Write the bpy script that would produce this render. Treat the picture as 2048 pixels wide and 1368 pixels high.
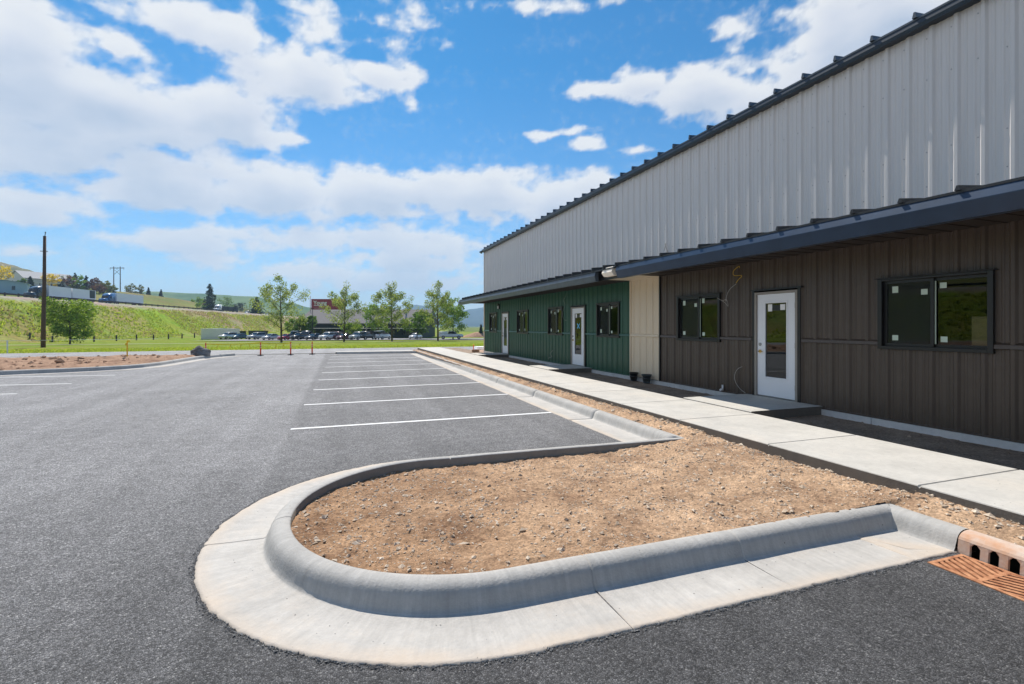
import bpy, bmesh, math, random
from mathutils import Vector, noise, Matrix
R = math.radians
random.seed(7)
scn = bpy.context.scene
for o in list(bpy.data.objects): bpy.data.objects.remove(o)

# ------------------------------------------------------------------ camera
YAW = R(19.35); CAMH = 1.72; FPX = 985.0
cam = bpy.data.objects.new('camera', bpy.data.cameras.new('camera'))
scn.collection.objects.link(cam)
cam.data.sensor_width = 36; cam.data.lens = FPX/2048*36
cam.data.shift_y = -32/2048
cam.data.clip_start = 0.05; cam.data.clip_end = 20000
cam.location = (0, 0, CAMH); cam.rotation_euler = (R(90), 0, -YAW)
scn.camera = cam
Fx, Fy = math.sin(YAW), math.cos(YAW); Rx, Ry = Fy, -Fx
def ray(px): u = (px-1024)/FPX; return Fx+u*Rx, Fy+u*Ry
def at(px, d): a, b = ray(px); return d*a, d*b            # measured plan position at a depth
def zof(py, d): return CAMH-(py-652)/FPX*d

# ------------------------------------------------------------------ light
EL, AZ = R(53), R(-6)      # sun ahead of the viewer, a touch to the left
sun = bpy.data.objects.new('sun', bpy.data.lights.new('sun', 'SUN'))
scn.collection.objects.link(sun)
sun.data.energy = 5.0; sun.data.angle = R(0.53); sun.data.color = (1, .94, .85)
sdir = Vector((math.cos(EL)*math.sin(AZ), math.cos(EL)*math.cos(AZ), math.sin(EL)))
sun.rotation_euler = sdir.to_track_quat('Z', 'Y').to_euler()
vs = scn.view_settings
vs.view_transform = 'Standard'; vs.look = 'None'; vs.exposure = 0.36; vs.gamma = 1; vs.use_curve_mapping = False
scn.render.resolution_x, scn.render.resolution_y = 1024, 684
scn.render.engine = 'CYCLES'
scn.cycles.max_bounces = 6; scn.cycles.transparent_max_bounces = 12
scn.cycles.volume_bounces = 0
scn.cycles.sample_clamp_indirect = 6

# ------------------------------------------------------------------ sky
world = bpy.data.worlds.new("World"); scn.world = world; world.use_nodes = True
wt = world.node_tree; wt.nodes.clear()
def build_sky():
    N = wt.nodes; L = wt.links
    sky = N.new('ShaderNodeTexSky'); sky.sky_type = 'NISHITA'; sky.sun_disc = False
    sky.sun_elevation = EL; sky.sun_rotation = AZ; sky.air_density = 1.0; sky.dust_density = .25; sky.ozone_density = 1.6; sky.altitude = 900
    hs = N.new('ShaderNodeHueSaturation'); hs.inputs['Saturation'].default_value = 1.2; L.new(sky.outputs[0], hs.inputs['Color'])
    gm = N.new('ShaderNodeMix'); gm.data_type = 'RGBA'; gm.blend_type = 'MULTIPLY'; gm.inputs[0].default_value = 1; L.new(hs.outputs[0], gm.inputs[6]); tcw = N.new('ShaderNodeTexCoord'); sz = N.new('ShaderNodeSeparateXYZ'); L.new(tcw.outputs['Generated'], sz.inputs[0])
    zr = N.new('ShaderNodeValToRGB'); L.new(sz.outputs[2], zr.inputs[0]); e = zr.color_ramp.elements
    e[0].position = 0; e[0].color = (.80, .86, .95, 1); e[1].position = .46; e[1].color = (.10, .80, 1.0, 1); x = e.new(.16); x.color = (.52, .86, 1, 1); L.new(zr.outputs[0], gm.inputs[7])
    bg = N.new('ShaderNodeBackground'); L.new(gm.outputs[2], bg.inputs[0]); bg.inputs[1].default_value = .10
    out = N.new('ShaderNodeOutputWorld'); L.new(bg.outputs[0], out.inputs[0])
build_sky()
world.cycles.sampling_method = 'MANUAL'; world.cycles.sample_map_resolution = 512

def build_clouds():
    """the cloud deck: a far dome of thin cloud, 12 km out, density and self-shading stored per vertex"""
    import numpy as np
    rs = np.random.RandomState(5); perm = rs.permutation(256); perm = np.concatenate([perm, perm]); grd = rs.uniform(-1, 1, (256, 2)); grd /= np.linalg.norm(grd, axis=1)[:, None]
    def perlin(x, y):
        xi = np.floor(x).astype(int); yi = np.floor(y).astype(int); xf = x-xi; yf = y-yi
        u = xf**3*(xf*(xf*6-15)+10); v = yf**3*(yf*(yf*6-15)+10)
        def g(i, j):
            h = grd[perm[perm[(xi+i) & 255]+((yi+j) & 255)]]; return h[..., 0]*(xf-i)+h[..., 1]*(yf-j)
        return (g(0, 0)*(1-u)+g(1, 0)*u)*(1-v)+(g(0, 1)*(1-u)+g(1, 1)*u)*v
    def fbm(x, y, o=6, gain=.55):
        r = 0; a = 1; f = 1
        for k in range(o): r = r+a*perlin(x*f+k*17.3, y*f+k*9.1); a *= gain; f *= 2.03
        return r
    def billow(x, y, o=5):
        r = 0; a = 1; f = 1
        for k in range(o): r = r+a*(1-2*np.abs(perlin(x*f+k*7.7, y*f+k*3.1))); a *= .52; f *= 2.07
        return r
    blobs = [  # picture-measured centre and half sizes in px at 2048 wide, weight
     (40,140,170,150,1.1),(150,215,230,105,1.1),(60,290,190,75,.95),(310,235,190,70,1.1),(450,235,140,60,1),(480,265,130,26,1),(565,278,55,14,.8),
     (395,48,160,36,.9),(470,60,75,28,.9),(240,92,60,22,.55),(620,60,60,38,.28),(600,20,50,12,.2),
     (610,152,140,46,1),(770,152,85,26,1),(650,185,60,30,.8),(820,205,18,12,.5),(500,170,60,40,.6),
     (310,345,190,55,.8),(320,385,170,38,1),(520,380,220,52,1.1),(740,385,230,46,1.1),(960,390,220,48,1.1),(1120,400,110,44,1),(1195,372,42,30,1),(1000,352,40,18,.9),
     (80,405,130,24,.7),(40,430,120,26,.75),
     (360,483,160,26,.8),(430,462,80,20,.6),(640,480,160,26,.6),(800,478,170,34,.8),(860,500,120,40,.7),(830,525,150,26,.75),(590,545,170,20,.5),(760,560,200,26,.6),(40,503,55,13,.5),(420,520,120,14,.4),
     (1190,185,60,16,.8),(1280,170,70,26,.9),(1400,182,110,44,1.15),(1500,200,70,46,1.1),(1440,215,50,28,.9),(1700,90,170,150,.8),(1620,160,110,80,.8),(1800,40,170,90,1.0),(1560,22,50,18,.5),(1465,62,34,20,.35),
     (1105,265,70,9,.7),(1180,288,38,11,.7),(1270,300,26,6,.4),(1110,10,120,8,.3),(800,45,30,30,.12)]
    azs = np.radians(np.arange(-172, 104, .25)); els = np.radians(np.concatenate([np.arange(-.6, 46, .22)]))
    AZg, ELg = np.meshgrid(azs, els)
    def soft_max(a, b, k=.25):
        h = np.clip(.5+.5*(a-b)/k, 0, 1); return b*(1-h)+a*h+k*h*(1-h)
    wx = fbm(AZg*7, ELg*10, 4)*.020; wy = fbm(AZg*7+50, ELg*10+20, 4)*.010
    X = AZg+wx; Y = ELg+wy; acc = np.full(AZg.shape, -.9)
    for (cx, cy, rx, ry, w) in blobs:
        u = (cx-1024)/FPX; az = YAW+math.atan(u); c = 1/math.sqrt(1+u*u); el = math.atan((652-cy)/FPX*c); sx = rx/FPX*c*c*1.08; sy = ry/FPX*c*1.06
        d = w-w*np.sqrt(((X-az)/sx)**2+((Y-el)/sy)**2); acc = soft_max(acc, np.maximum(d, -.9), .10)
    out_ = np.clip((np.abs(AZg-YAW)-.86)/.15, 0, 1)   # unseen clouds outside the view, added denser at left to whiten the ambient light
    acc = acc*(1-out_)+(fbm(AZg*2.2, ELg*5, 3)*1.6+np.where(AZg < 0, .42, .12))*out_
    edge = fbm(AZg*15, ELg*30, 7)*.42+(billow(AZg*13+5, ELg*24, 5)-.9)*.26
    D = acc+edge-.14
    D = np.maximum(D, -.20+.30*np.exp(-np.maximum(ELg, 0)/.13)+fbm(AZg*5, ELg*22, 5)*.10)   # thin veil low down
    # self-shading: how much cloud lies above each point
    n = 26; sh = np.zeros_like(D); body = np.clip(D, 0, .8)
    for k in range(1, n): sh[:-k] += body[k:]*math.exp(-k/11)
    ker = np.exp(-(np.arange(-10, 11)/5.0)**2); ker /= ker.sum(); sh = np.apply_along_axis(lambda v: np.convolve(v, ker, 'same'), 1, sh)/4.2; lit = 1-np.clip(sh, 0, 1.25)*.62+(billow(AZg*9, ELg*17+3, 4)-.8)*.16+fbm(AZg*4, ELg*12, 4)*.20
    RD = 12000; m, nn = AZg.shape
    co = np.stack([RD*np.cos(ELg)*np.sin(AZg), RD*np.cos(ELg)*np.cos(AZg), RD*np.sin(ELg)], -1).reshape(-1, 3)
    idx = np.arange(m*nn).reshape(m, nn); F = np.stack([idx[:-1, :-1], idx[:-1, 1:], idx[1:, 1:], idx[1:, :-1]], -1).reshape(-1, 4)
    Dq = np.maximum(np.maximum(D[:-1, :-1], D[1:, 1:]), np.maximum(D[1:, :-1], D[:-1, 1:])).reshape(-1); F = F[Dq > -.35]
    used = np.unique(F); remap = np.zeros(m*nn, int); remap[used] = np.arange(len(used)); co = co[used]; F = remap[F]
    me = bpy.data.meshes.new('sky_clouds'); me.from_pydata(co.tolist(), [], F.tolist())
    for nm, arr in (('cloud', D), ('lit', lit)):
        at_ = me.attributes.new(nm, 'FLOAT', 'POINT'); at_.data.foreach_set('value', arr.reshape(-1)[used].astype(np.float32))
    me.polygons.foreach_set('use_smooth', [True]*len(F))
    mt = bpy.data.materials.new('cloud'); mt.use_nodes = True; nt = mt.node_tree; nt.nodes.clear(); N = nt.nodes; L = nt.links
    a1 = N.new('ShaderNodeAttribute'); a1.attribute_name = 'cloud'; a2 = N.new('ShaderNodeAttribute'); a2.attribute_name = 'lit'
    tc = N.new('ShaderNodeTexCoord'); nz = N.new('ShaderNodeTexNoise'); nz.inputs['Scale'].default_value = .006; nz.inputs['Detail'].default_value = 4; L.new(tc.outputs['Object'], nz.inputs['Vector'])
    ad = N.new('ShaderNodeMath'); ad.operation = 'MULTIPLY_ADD'; L.new(nz.outputs[0], ad.inputs[0]); ad.inputs[1].default_value = .3; 
    sb = N.new('ShaderNodeMath'); sb.operation = 'SUBTRACT'; L.new(a1.outputs['Fac'], sb.inputs[0]); sb.inputs[1].default_value = .15; L.new(sb.outputs[0], ad.inputs[2])
    mr = N.new('ShaderNodeMapRange'); mr.interpolation_type = 'SMOOTHSTEP'; L.new(ad.outputs[0], mr.inputs[0]); mr.inputs[1].default_value = -.20; mr.inputs[2].default_value = .34; mr.inputs[4].default_value = .97
    cc = N.new('ShaderNodeValToRGB'); L.new(a2.outputs['Fac'], cc.inputs[0]); e = cc.color_ramp.elements
    e[0].position = .12; e[0].color = (.40, .46, .56, 1); e[1].position = .9; e[1].color = (.70, .70, .70, 1); x = e.new(.55); x.color = (.58, .60, .65, 1)
    em = N.new('ShaderNodeEmission'); L.new(cc.outputs[0], em.inputs[0]); tr = N.new('ShaderNodeBsdfTransparent'); mx = N.new('ShaderNodeMixShader')
    L.new(mr.outputs[0], mx.inputs[0]); L.new(tr.outputs[0], mx.inputs[1]); L.new(em.outputs[0], mx.inputs[2]); o_ = N.new('ShaderNodeOutputMaterial'); L.new(mx.outputs[0], o_.inputs[0])
    try: mt.cycles.emission_sampling = 'NONE'
    except Exception: pass
    me.materials.append(mt); o = bpy.data.objects.new('sky', me); scn.collection.objects.link(o); o['kind'] = 'structure'
build_clouds()

# ------------------------------------------------------------------ helpers
C = scn.collection
def tag(o, label=None, cat=None, group=None, kind=None):
    if label: o['label'] = label
    if cat: o['category'] = cat
    if group: o['group'] = group
    if kind: o['kind'] = kind
    return o
def thing(name, label, cat, loc=(0, 0, 0), rz=0, group=None):
    o = bpy.data.objects.new(name, None); C.objects.link(o); o.location = loc; o.rotation_euler = (0, 0, rz)
    o.empty_display_size = .2
    return tag(o, label, cat, group)
def copy_tree(o, parent=None):
    c = o.copy(); C.objects.link(c); c.parent = parent
    for ch in list(o.children): copy_tree(ch, c)
    return c
class MB:
    def __init__(s): s.v = []; s.f = []; s.m = []; s.sm = []
    def quad(s, a, b, c, d, mi=0, sm=False):
        i = len(s.v); s.v += [tuple(a), tuple(b), tuple(c), tuple(d)]; s.f.append((i, i+1, i+2, i+3)); s.m.append(mi); s.sm.append(sm)
    def add(s, vs, fs, mi=0, sm=False):
        i = len(s.v); s.v += [tuple(v) for v in vs]
        for f in fs: s.f.append(tuple(i+k for k in f)); s.m.append(mi); s.sm.append(sm)
    def box(s, x0, y0, z0, x1, y1, z1, mi=0, rz=0, c=None):
        vs = [(x, y, z) for x in (x0, x1) for y in (y0, y1) for z in (z0, z1)]
        if rz:
            cx, cy = c if c else ((x0+x1)/2, (y0+y1)/2); co, si = math.cos(rz), math.sin(rz)
            vs = [(cx+(x-cx)*co-(y-cy)*si, cy+(x-cx)*si+(y-cy)*co, z) for x, y, z in vs]
        s.add(vs, [(0, 1, 3, 2), (4, 6, 7, 5), (0, 4, 5, 1), (2, 3, 7, 6), (0, 2, 6, 4), (1, 5, 7, 3)], mi)
    def tube(s, pts, r, n=8, mi=0, cap=True, sm=True):
        pts = [Vector(p) for p in pts]; rr = r if isinstance(r, (list, tuple)) else [r]*len(pts)
        i0 = len(s.v)
        for k, p in enumerate(pts):
            t = (pts[min(k+1, len(pts)-1)]-pts[max(k-1, 0)]).normalized()
            a = t.orthogonal().normalized() if abs(t.z) < .99 else Vector((1, 0, 0))
            if k and abs(t.z) < .99:
                a = (prev-t*prev.dot(t)).normalized()
            prev = a; b = t.cross(a).normalized(); a = b.cross(t)
            for j in range(n):
                q = 2*math.pi*j/n; s.v.append(tuple(p+(a*math.cos(q)+b*math.sin(q))*rr[k]))
        for k in range(len(pts)-1):
            for j in range(n):
                s.f.append((i0+k*n+j, i0+k*n+(j+1) % n, i0+(k+1)*n+(j+1) % n, i0+(k+1)*n+j)); s.m.append(mi); s.sm.append(sm)
        if cap:
            s.f.append(tuple(i0+j for j in reversed(range(n)))); s.m.append(mi); s.sm.append(False)
            e = i0+(len(pts)-1)*n; s.f.append(tuple(e+j for j in range(n))); s.m.append(mi); s.sm.append(False)
    def prism(s, poly, axis, a, b, mi=0, caps=True, sm=False):
        # poly: 2D points; axis 'x','y','z' = extrusion direction
        n = len(poly)
        def P(p, t): return {'x': (t, p[0], p[1]), 'y': (p[0], t, p[1]), 'z': (p[0], p[1], t)}[axis]
        vs = [P(p, a) for p in poly]+[P(p, b) for p in poly]
        fs = [(j, (j+1) % n, n+(j+1) % n, n+j) for j in range(n)]
        s.add(vs, fs, mi, sm)
        if caps: s.add(vs, [tuple(reversed(range(n))), tuple(range(n, 2*n))], mi)
    def build(s, name, mats, parent=None, bevel=0, recalc=True):
        me = bpy.data.meshes.new(name); me.from_pydata(s.v, [], s.f)
        for m in (mats if isinstance(mats, (list, tuple)) else [mats]): me.materials.append(m)
        me.polygons.foreach_set('material_index', s.m); me.polygons.foreach_set('use_smooth', s.sm)
        if recalc:
            bm = bmesh.new(); bm.from_mesh(me); bmesh.ops.recalc_face_normals(bm, faces=bm.faces); bm.to_mesh(me); bm.free()
        me.update()
        o = bpy.data.objects.new(name, me); C.objects.link(o)
        if parent is not None: o.parent = parent
        if bevel:
            b = o.modifiers.new('bevel', 'BEVEL'); b.width = bevel; b.segments = 2; b.limit_method = 'ANGLE'; b.angle_limit = R(40)
        return o
def struct(o, kind='structure'): o['kind'] = kind; return o

# materials -------------------------------------------------------------
def new_mat(name):
    m = bpy.data.materials.new(name); m.use_nodes = True
    return m, m.node_tree, m.node_tree.nodes['Principled BSDF']
def mat(name, col, rough=.6, metal=0, spec=.5, var=.12, scale=6, bump=0, bscale=60, col2=None, coord='Object', stretch=None, coat=0):
    m, nt, p = new_mat(name); N = nt.nodes; L = nt.links
    tc = N.new('ShaderNodeTexCoord'); src = tc.outputs[coord]
    if stretch:
        mp = N.new('ShaderNodeMapping'); mp.inputs['Scale'].default_value = stretch; L.new(src, mp.inputs[0]); src = mp.outputs[0]
    n = N.new('ShaderNodeTexNoise'); n.inputs['Scale'].default_value = scale; n.inputs['Detail'].default_value = 6; n.inputs['Roughness'].default_value = .6; L.new(src, n.inputs['Vector'])
    rp = N.new('ShaderNodeValToRGB'); L.new(n.outputs[0], rp.inputs[0])
    c2 = col2 or tuple(c*(1+var) for c in col); c1 = col if col2 else tuple(c*(1-var) for c in col)
    rp.color_ramp.elements[0].position = .32; rp.color_ramp.elements[1].position = .68
    rp.color_ramp.elements[0].color = (*c1, 1); rp.color_ramp.elements[1].color = (*c2, 1)
    L.new(rp.outputs[0], p.inputs['Base Color'])
    p.inputs['Roughness'].default_value = rough; p.inputs['Metallic'].default_value = metal; p.inputs['Specular IOR Level'].default_value = spec
    p.inputs['Coat Weight'].default_value = coat
    if bump:
        b = N.new('ShaderNodeTexNoise'); b.inputs['Scale'].default_value = bscale; b.inputs['Detail'].default_value = 5; L.new(src, b.inputs['Vector'])
        bp = N.new('ShaderNodeBump'); bp.inputs['Strength'].default_value = .6; bp.inputs['Distance'].default_value = bump; L.new(b.outputs[0], bp.inputs['Height']); L.new(bp.outputs[0], p.inputs['Normal'])
    return m

def asphalt_mat(name, dark, light, tint=(1, .985, 1.0), fine=95, fresh=True):
    m, nt, p = new_mat(name); N = nt.nodes; L = nt.links
    tc = N.new('ShaderNodeTexCoord').outputs['Object']
    vo = N.new('ShaderNodeTexVoronoi'); vo.inputs['Scale'].default_value = fine; L.new(tc, vo.inputs['Vector'])
    sc = N.new('ShaderNodeSeparateColor'); L.new(vo.outputs['Color'], sc.inputs[0])
    rp = N.new('ShaderNodeValToRGB'); L.new(sc.outputs[0], rp.inputs[0]); e = rp.color_ramp.elements
    e[0].position = 0; e[0].color = (*[dark*t for t in tint], 1); e[1].position = .93; e[1].color = (*[light*t for t in tint], 1)
    x = e.new(.985); x.color = (light*1.45, light*1.42, light*1.38, 1)
    # binder between stones
    v2 = N.new('ShaderNodeTexVoronoi'); v2.feature = 'DISTANCE_TO_EDGE'; v2.inputs['Scale'].default_value = fine; L.new(tc, v2.inputs['Vector'])
    gr = N.new('ShaderNodeMapRange'); L.new(v2.outputs[0], gr.inputs[0]); gr.inputs[1].default_value = .02; gr.inputs[2].default_value = .22; gr.inputs[3].default_value = .6; gr.inputs[4].default_value = 1.05
    mu = N.new('ShaderNodeVectorMath'); mu.operation = 'SCALE'; L.new(rp.outputs[0], mu.inputs[0]); L.new(gr.outputs[0], mu.inputs['Scale'])
    # broad unevenness, paver bands and patches
    n = N.new('ShaderNodeTexNoise'); n.inputs['Scale'].default_value = .55; n.inputs['Detail'].default_value = 7; n.inputs['Roughness'].default_value = .65; L.new(tc, n.inputs['Vector'])
    n3 = N.new('ShaderNodeTexNoise'); n3.inputs['Scale'].default_value = 6; n3.inputs['Detail'].default_value = 6; n3.inputs['Roughness'].default_value = .7; L.new(tc, n3.inputs['Vector'])
    r1 = N.new('ShaderNodeMapRange'); L.new(n.outputs[0], r1.inputs[0]); r1.inputs[1].default_value = .3; r1.inputs[2].default_value = .7; r1.inputs[3].default_value = .84; r1.inputs[4].default_value = 1.14
    r3 = N.new('ShaderNodeMapRange'); L.new(n3.outputs[0], r3.inputs[0]); r3.inputs[1].default_value = .3; r3.inputs[2].default_value = .7; r3.inputs[3].default_value = .80; r3.inputs[4].default_value = 1.18
    mm = N.new('ShaderNodeMath'); mm.operation = 'MULTIPLY'; L.new(r1.outputs[0], mm.inputs[0]); L.new(r3.outputs[0], mm.inputs[1])
    # roller passes: soft lengthwise bands
    bm_ = N.new('ShaderNodeMapping'); bm_.inputs['Scale'].default_value = (1.1, .05, 1); bm_.inputs['Rotation'].default_value = (0, 0, .25); L.new(tc, bm_.inputs[0])
    nb = N.new('ShaderNodeTexNoise'); nb.inputs['Scale'].default_value = 1.3; nb.inputs['Detail'].default_value = 3; L.new(bm_.outputs[0], nb.inputs['Vector'])
    rb = N.new('ShaderNodeMapRange'); L.new(nb.outputs[0], rb.inputs[0]); rb.inputs[1].default_value = .35; rb.inputs[2].default_value = .65; rb.inputs[3].default_value = .90; rb.inputs[4].default_value = 1.10
    mb_ = N.new('ShaderNodeMath'); mb_.operation = 'MULTIPLY'; L.new(mm.outputs[0], mb_.inputs[0]); L.new(rb.outputs[0], mb_.inputs[1])
    last = mb_.outputs[0]
    if fresh:   # newer, darker mix in stalls and round the island; tone also rises with y
        se = N.new('ShaderNodeSeparateXYZ'); L.new(tc, se.inputs[0])
        wob = N.new('ShaderNodeMath'); wob.operation = 'MULTIPLY_ADD'; L.new(n3.outputs[0], wob.inputs[0]); wob.inputs[1].default_value = .12; L.new(se.outputs[0], wob.inputs[2])
        st = N.new('ShaderNodeMapRange'); L.new(wob.outputs[0], st.inputs[0]); st.inputs[1].default_value = -.78; st.inputs[2].default_value = -.66; st.inputs[3].default_value = 1.07; st.inputs[4].default_value = .82
        m2 = N.new('ShaderNodeMath'); m2.operation = 'MULTIPLY'; L.new(last, m2.inputs[0]); L.new(st.outputs[0], m2.inputs[1]); 
        sb = N.new('ShaderNodeMapRange'); L.new(se.outputs[1], sb.inputs[0]); sb.inputs[1].default_value = 2.2; sb.inputs[2].default_value = 7.5; sb.inputs[3].default_value = .56; sb.inputs[4].default_value = 1.30
        m4 = N.new('ShaderNodeMath'); m4.operation = 'MULTIPLY'; L.new(m2.outputs[0], m4.inputs[0]); L.new(sb.outputs[0], m4.inputs[1]); last = m4.outputs[0]
    m5 = N.new('ShaderNodeVectorMath'); m5.operation = 'SCALE'; L.new(mu.outputs[0], m5.inputs[0]); L.new(last, m5.inputs['Scale'])
    L.new(m5.outputs[0], p.inputs['Base Color'])
    p.inputs['Roughness'].default_value = .8; p.inputs['Specular IOR Level'].default_value = .3
    b = N.new('ShaderNodeBump'); b.inputs['Strength'].default_value = 1; b.inputs['Distance'].default_value = .006
    hh = N.new('ShaderNodeMath'); hh.operation = 'MULTIPLY_ADD'; L.new(sc.outputs[1], hh.inputs[0]); hh.inputs[1].default_value = .45; L.new(gr.outputs[0], hh.inputs[2])
    L.new(hh.outputs[0], b.inputs['Height']); L.new(b.outputs[0], p.inputs['Normal'])
    return m

def concrete_mat(name, base=(.50, .49, .46), rough=.85, brush=None, stain=.5, path=0):
    m, nt, p = new_mat(name); N = nt.nodes; L = nt.links
    tc = N.new('ShaderNodeTexCoord').outputs['Object']
    n = N.new('ShaderNodeTexNoise'); n.inputs['Scale'].default_value = 2.2; n.inputs['Detail'].default_value = 9; n.inputs['Roughness'].default_value = .65; L.new(tc, n.inputs['Vector'])
    rp = N.new('ShaderNodeValToRGB'); L.new(n.outputs[0], rp.inputs[0]); e = rp.color_ramp.elements
    e[0].position = .3; e[0].color = (*[c*.86 for c in base], 1); e[1].position = .7; e[1].color = (*[min(1, c*1.1) for c in base], 1)
    # warm dusty stain
    n2 = N.new('ShaderNodeTexNoise'); n2.inputs['Scale'].default_value = 1.1; n2.inputs['Detail'].default_value = 6; n2.inputs['Roughness'].default_value = .7; L.new(tc, n2.inputs['Vector'])
    r2 = N.new('ShaderNodeMapRange'); L.new(n2.outputs[0], r2.inputs[0]); r2.inputs[1].default_value = .52; r2.inputs[2].default_value = .72; r2.inputs[3].default_value = 0; r2.inputs[4].default_value = stain
    mx = N.new('ShaderNodeMix'); mx.data_type = 'RGBA'; L.new(r2.outputs[0], mx.inputs[0]); L.new(rp.outputs[0], mx.inputs[6]); mx.inputs[7].default_value = (base[0]*1.0, base[1]*.88, base[2]*.76, 1)
    # dark specks
    v = N.new('ShaderNodeTexVoronoi'); v.inputs['Scale'].default_value = 13; L.new(tc, v.inputs['Vector'])
    r3 = N.new('ShaderNodeMapRange'); L.new(v.outputs['Distance'], r3.inputs[0]); r3.inputs[1].default_value = .05; r3.inputs[2].default_value = .09; r3.inputs[3].default_value = .35; r3.inputs[4].default_value = 1
    sc = N.new('ShaderNodeSeparateColor'); L.new(v.outputs['Color'], sc.inputs[0])
    gt = N.new('ShaderNodeMath'); gt.operation = 'LESS_THAN'; L.new(sc.outputs[0], gt.inputs[0]); gt.inputs[1].default_value = .72
    mxs = N.new('ShaderNodeMath'); mxs.operation = 'MAXIMUM'; L.new(r3.outputs[0], mxs.inputs[0]); L.new(gt.outputs[0], mxs.inputs[1])
    n4 = N.new('ShaderNodeTexNoise'); n4.inputs['Scale'].default_value = 14; n4.inputs['Detail'].default_value = 8; n4.inputs['Roughness'].default_value = .75; L.new(tc, n4.inputs['Vector'])
    r4 = N.new('ShaderNodeMapRange'); L.new(n4.outputs[0], r4.inputs[0]); r4.inputs[1].default_value = .3; r4.inputs[2].default_value = .7; r4.inputs[3].default_value = .9; r4.inputs[4].default_value = 1.08
    mq = N.new('ShaderNodeMath'); mq.operation = 'MULTIPLY'; L.new(mxs.outputs[0], mq.inputs[0]); L.new(r4.outputs[0], mq.inputs[1])
    sc2 = N.new('ShaderNodeVectorMath'); sc2.operation = 'SCALE'; L.new(mx.outputs[2], sc2.inputs[0]); L.new(mq.outputs[0], sc2.inputs['Scale'])
    final = sc2.outputs[0]
    if path:   # broom and trowel marks run across the pour; dust washes to the outer edge
        pa = N.new('ShaderNodeAttribute'); pa.attribute_name = 'path'
        mpp = N.new('ShaderNodeMapping'); mpp.inputs['Scale'].default_value = (26, 1.6, 1); L.new(pa.outputs['Vector'], mpp.inputs[0])
        ns = N.new('ShaderNodeTexNoise'); ns.inputs['Scale'].default_value = 1; ns.inputs['Detail'].default_value = 7; ns.inputs['Roughness'].default_value = .75; L.new(mpp.outputs[0], ns.inputs['Vector'])
        rs = N.new('ShaderNodeMapRange'); L.new(ns.outputs[0], rs.inputs[0]); rs.inputs[1].default_value = .3; rs.inputs[2].default_value = .7; rs.inputs[3].default_value = 1-path; rs.inputs[4].default_value = 1+path*.7
        s4 = N.new('ShaderNodeVectorMath'); s4.operation = 'SCALE'; L.new(final, s4.inputs[0]); L.new(rs.outputs[0], s4.inputs['Scale'])
        sx = N.new('ShaderNodeSeparateXYZ'); L.new(pa.outputs['Vector'], sx.inputs[0])
        ed = N.new('ShaderNodeMath'); ed.operation = 'MULTIPLY_ADD'; L.new(n2.outputs[0], ed.inputs[0]); ed.inputs[1].default_value = .35; L.new(sx.outputs[1], ed.inputs[2])
        er = N.new('ShaderNodeMapRange'); L.new(ed.outputs[0], er.inputs[0]); er.inputs[1].default_value = .66; er.inputs[2].default_value = .82; er.inputs[3].default_value = 0; er.inputs[4].default_value = .75
        m6 = N.new('ShaderNodeMix'); m6.data_type = 'RGBA'; L.new(er.outputs[0], m6.inputs[0]); L.new(s4.outputs[0], m6.inputs[6]); m6.inputs[7].default_value = (.56, .46, .36, 1); final = m6.outputs[2]
    L.new(final, p.inputs['Base Color']); p.inputs['Roughness'].default_value = rough; p.inputs['Specular IOR Level'].default_value = .3
    bn = N.new('ShaderNodeTexNoise'); bn.inputs['Scale'].default_value = 60; bn.inputs['Detail'].default_value = 4
    if brush:
        mp = N.new('ShaderNodeMapping'); mp.inputs['Scale'].default_value = brush; L.new(tc, mp.inputs[0]); L.new(mp.outputs[0], bn.inputs['Vector'])
    else: L.new(tc, bn.inputs['Vector'])
    b = N.new('ShaderNodeBump'); b.inputs['Strength'].default_value = .7; b.inputs['Distance'].default_value = .004; L.new(bn.outputs[0], b.inputs['Height']); L.new(b.outputs[0], p.inputs['Normal'])
    return m

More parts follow.
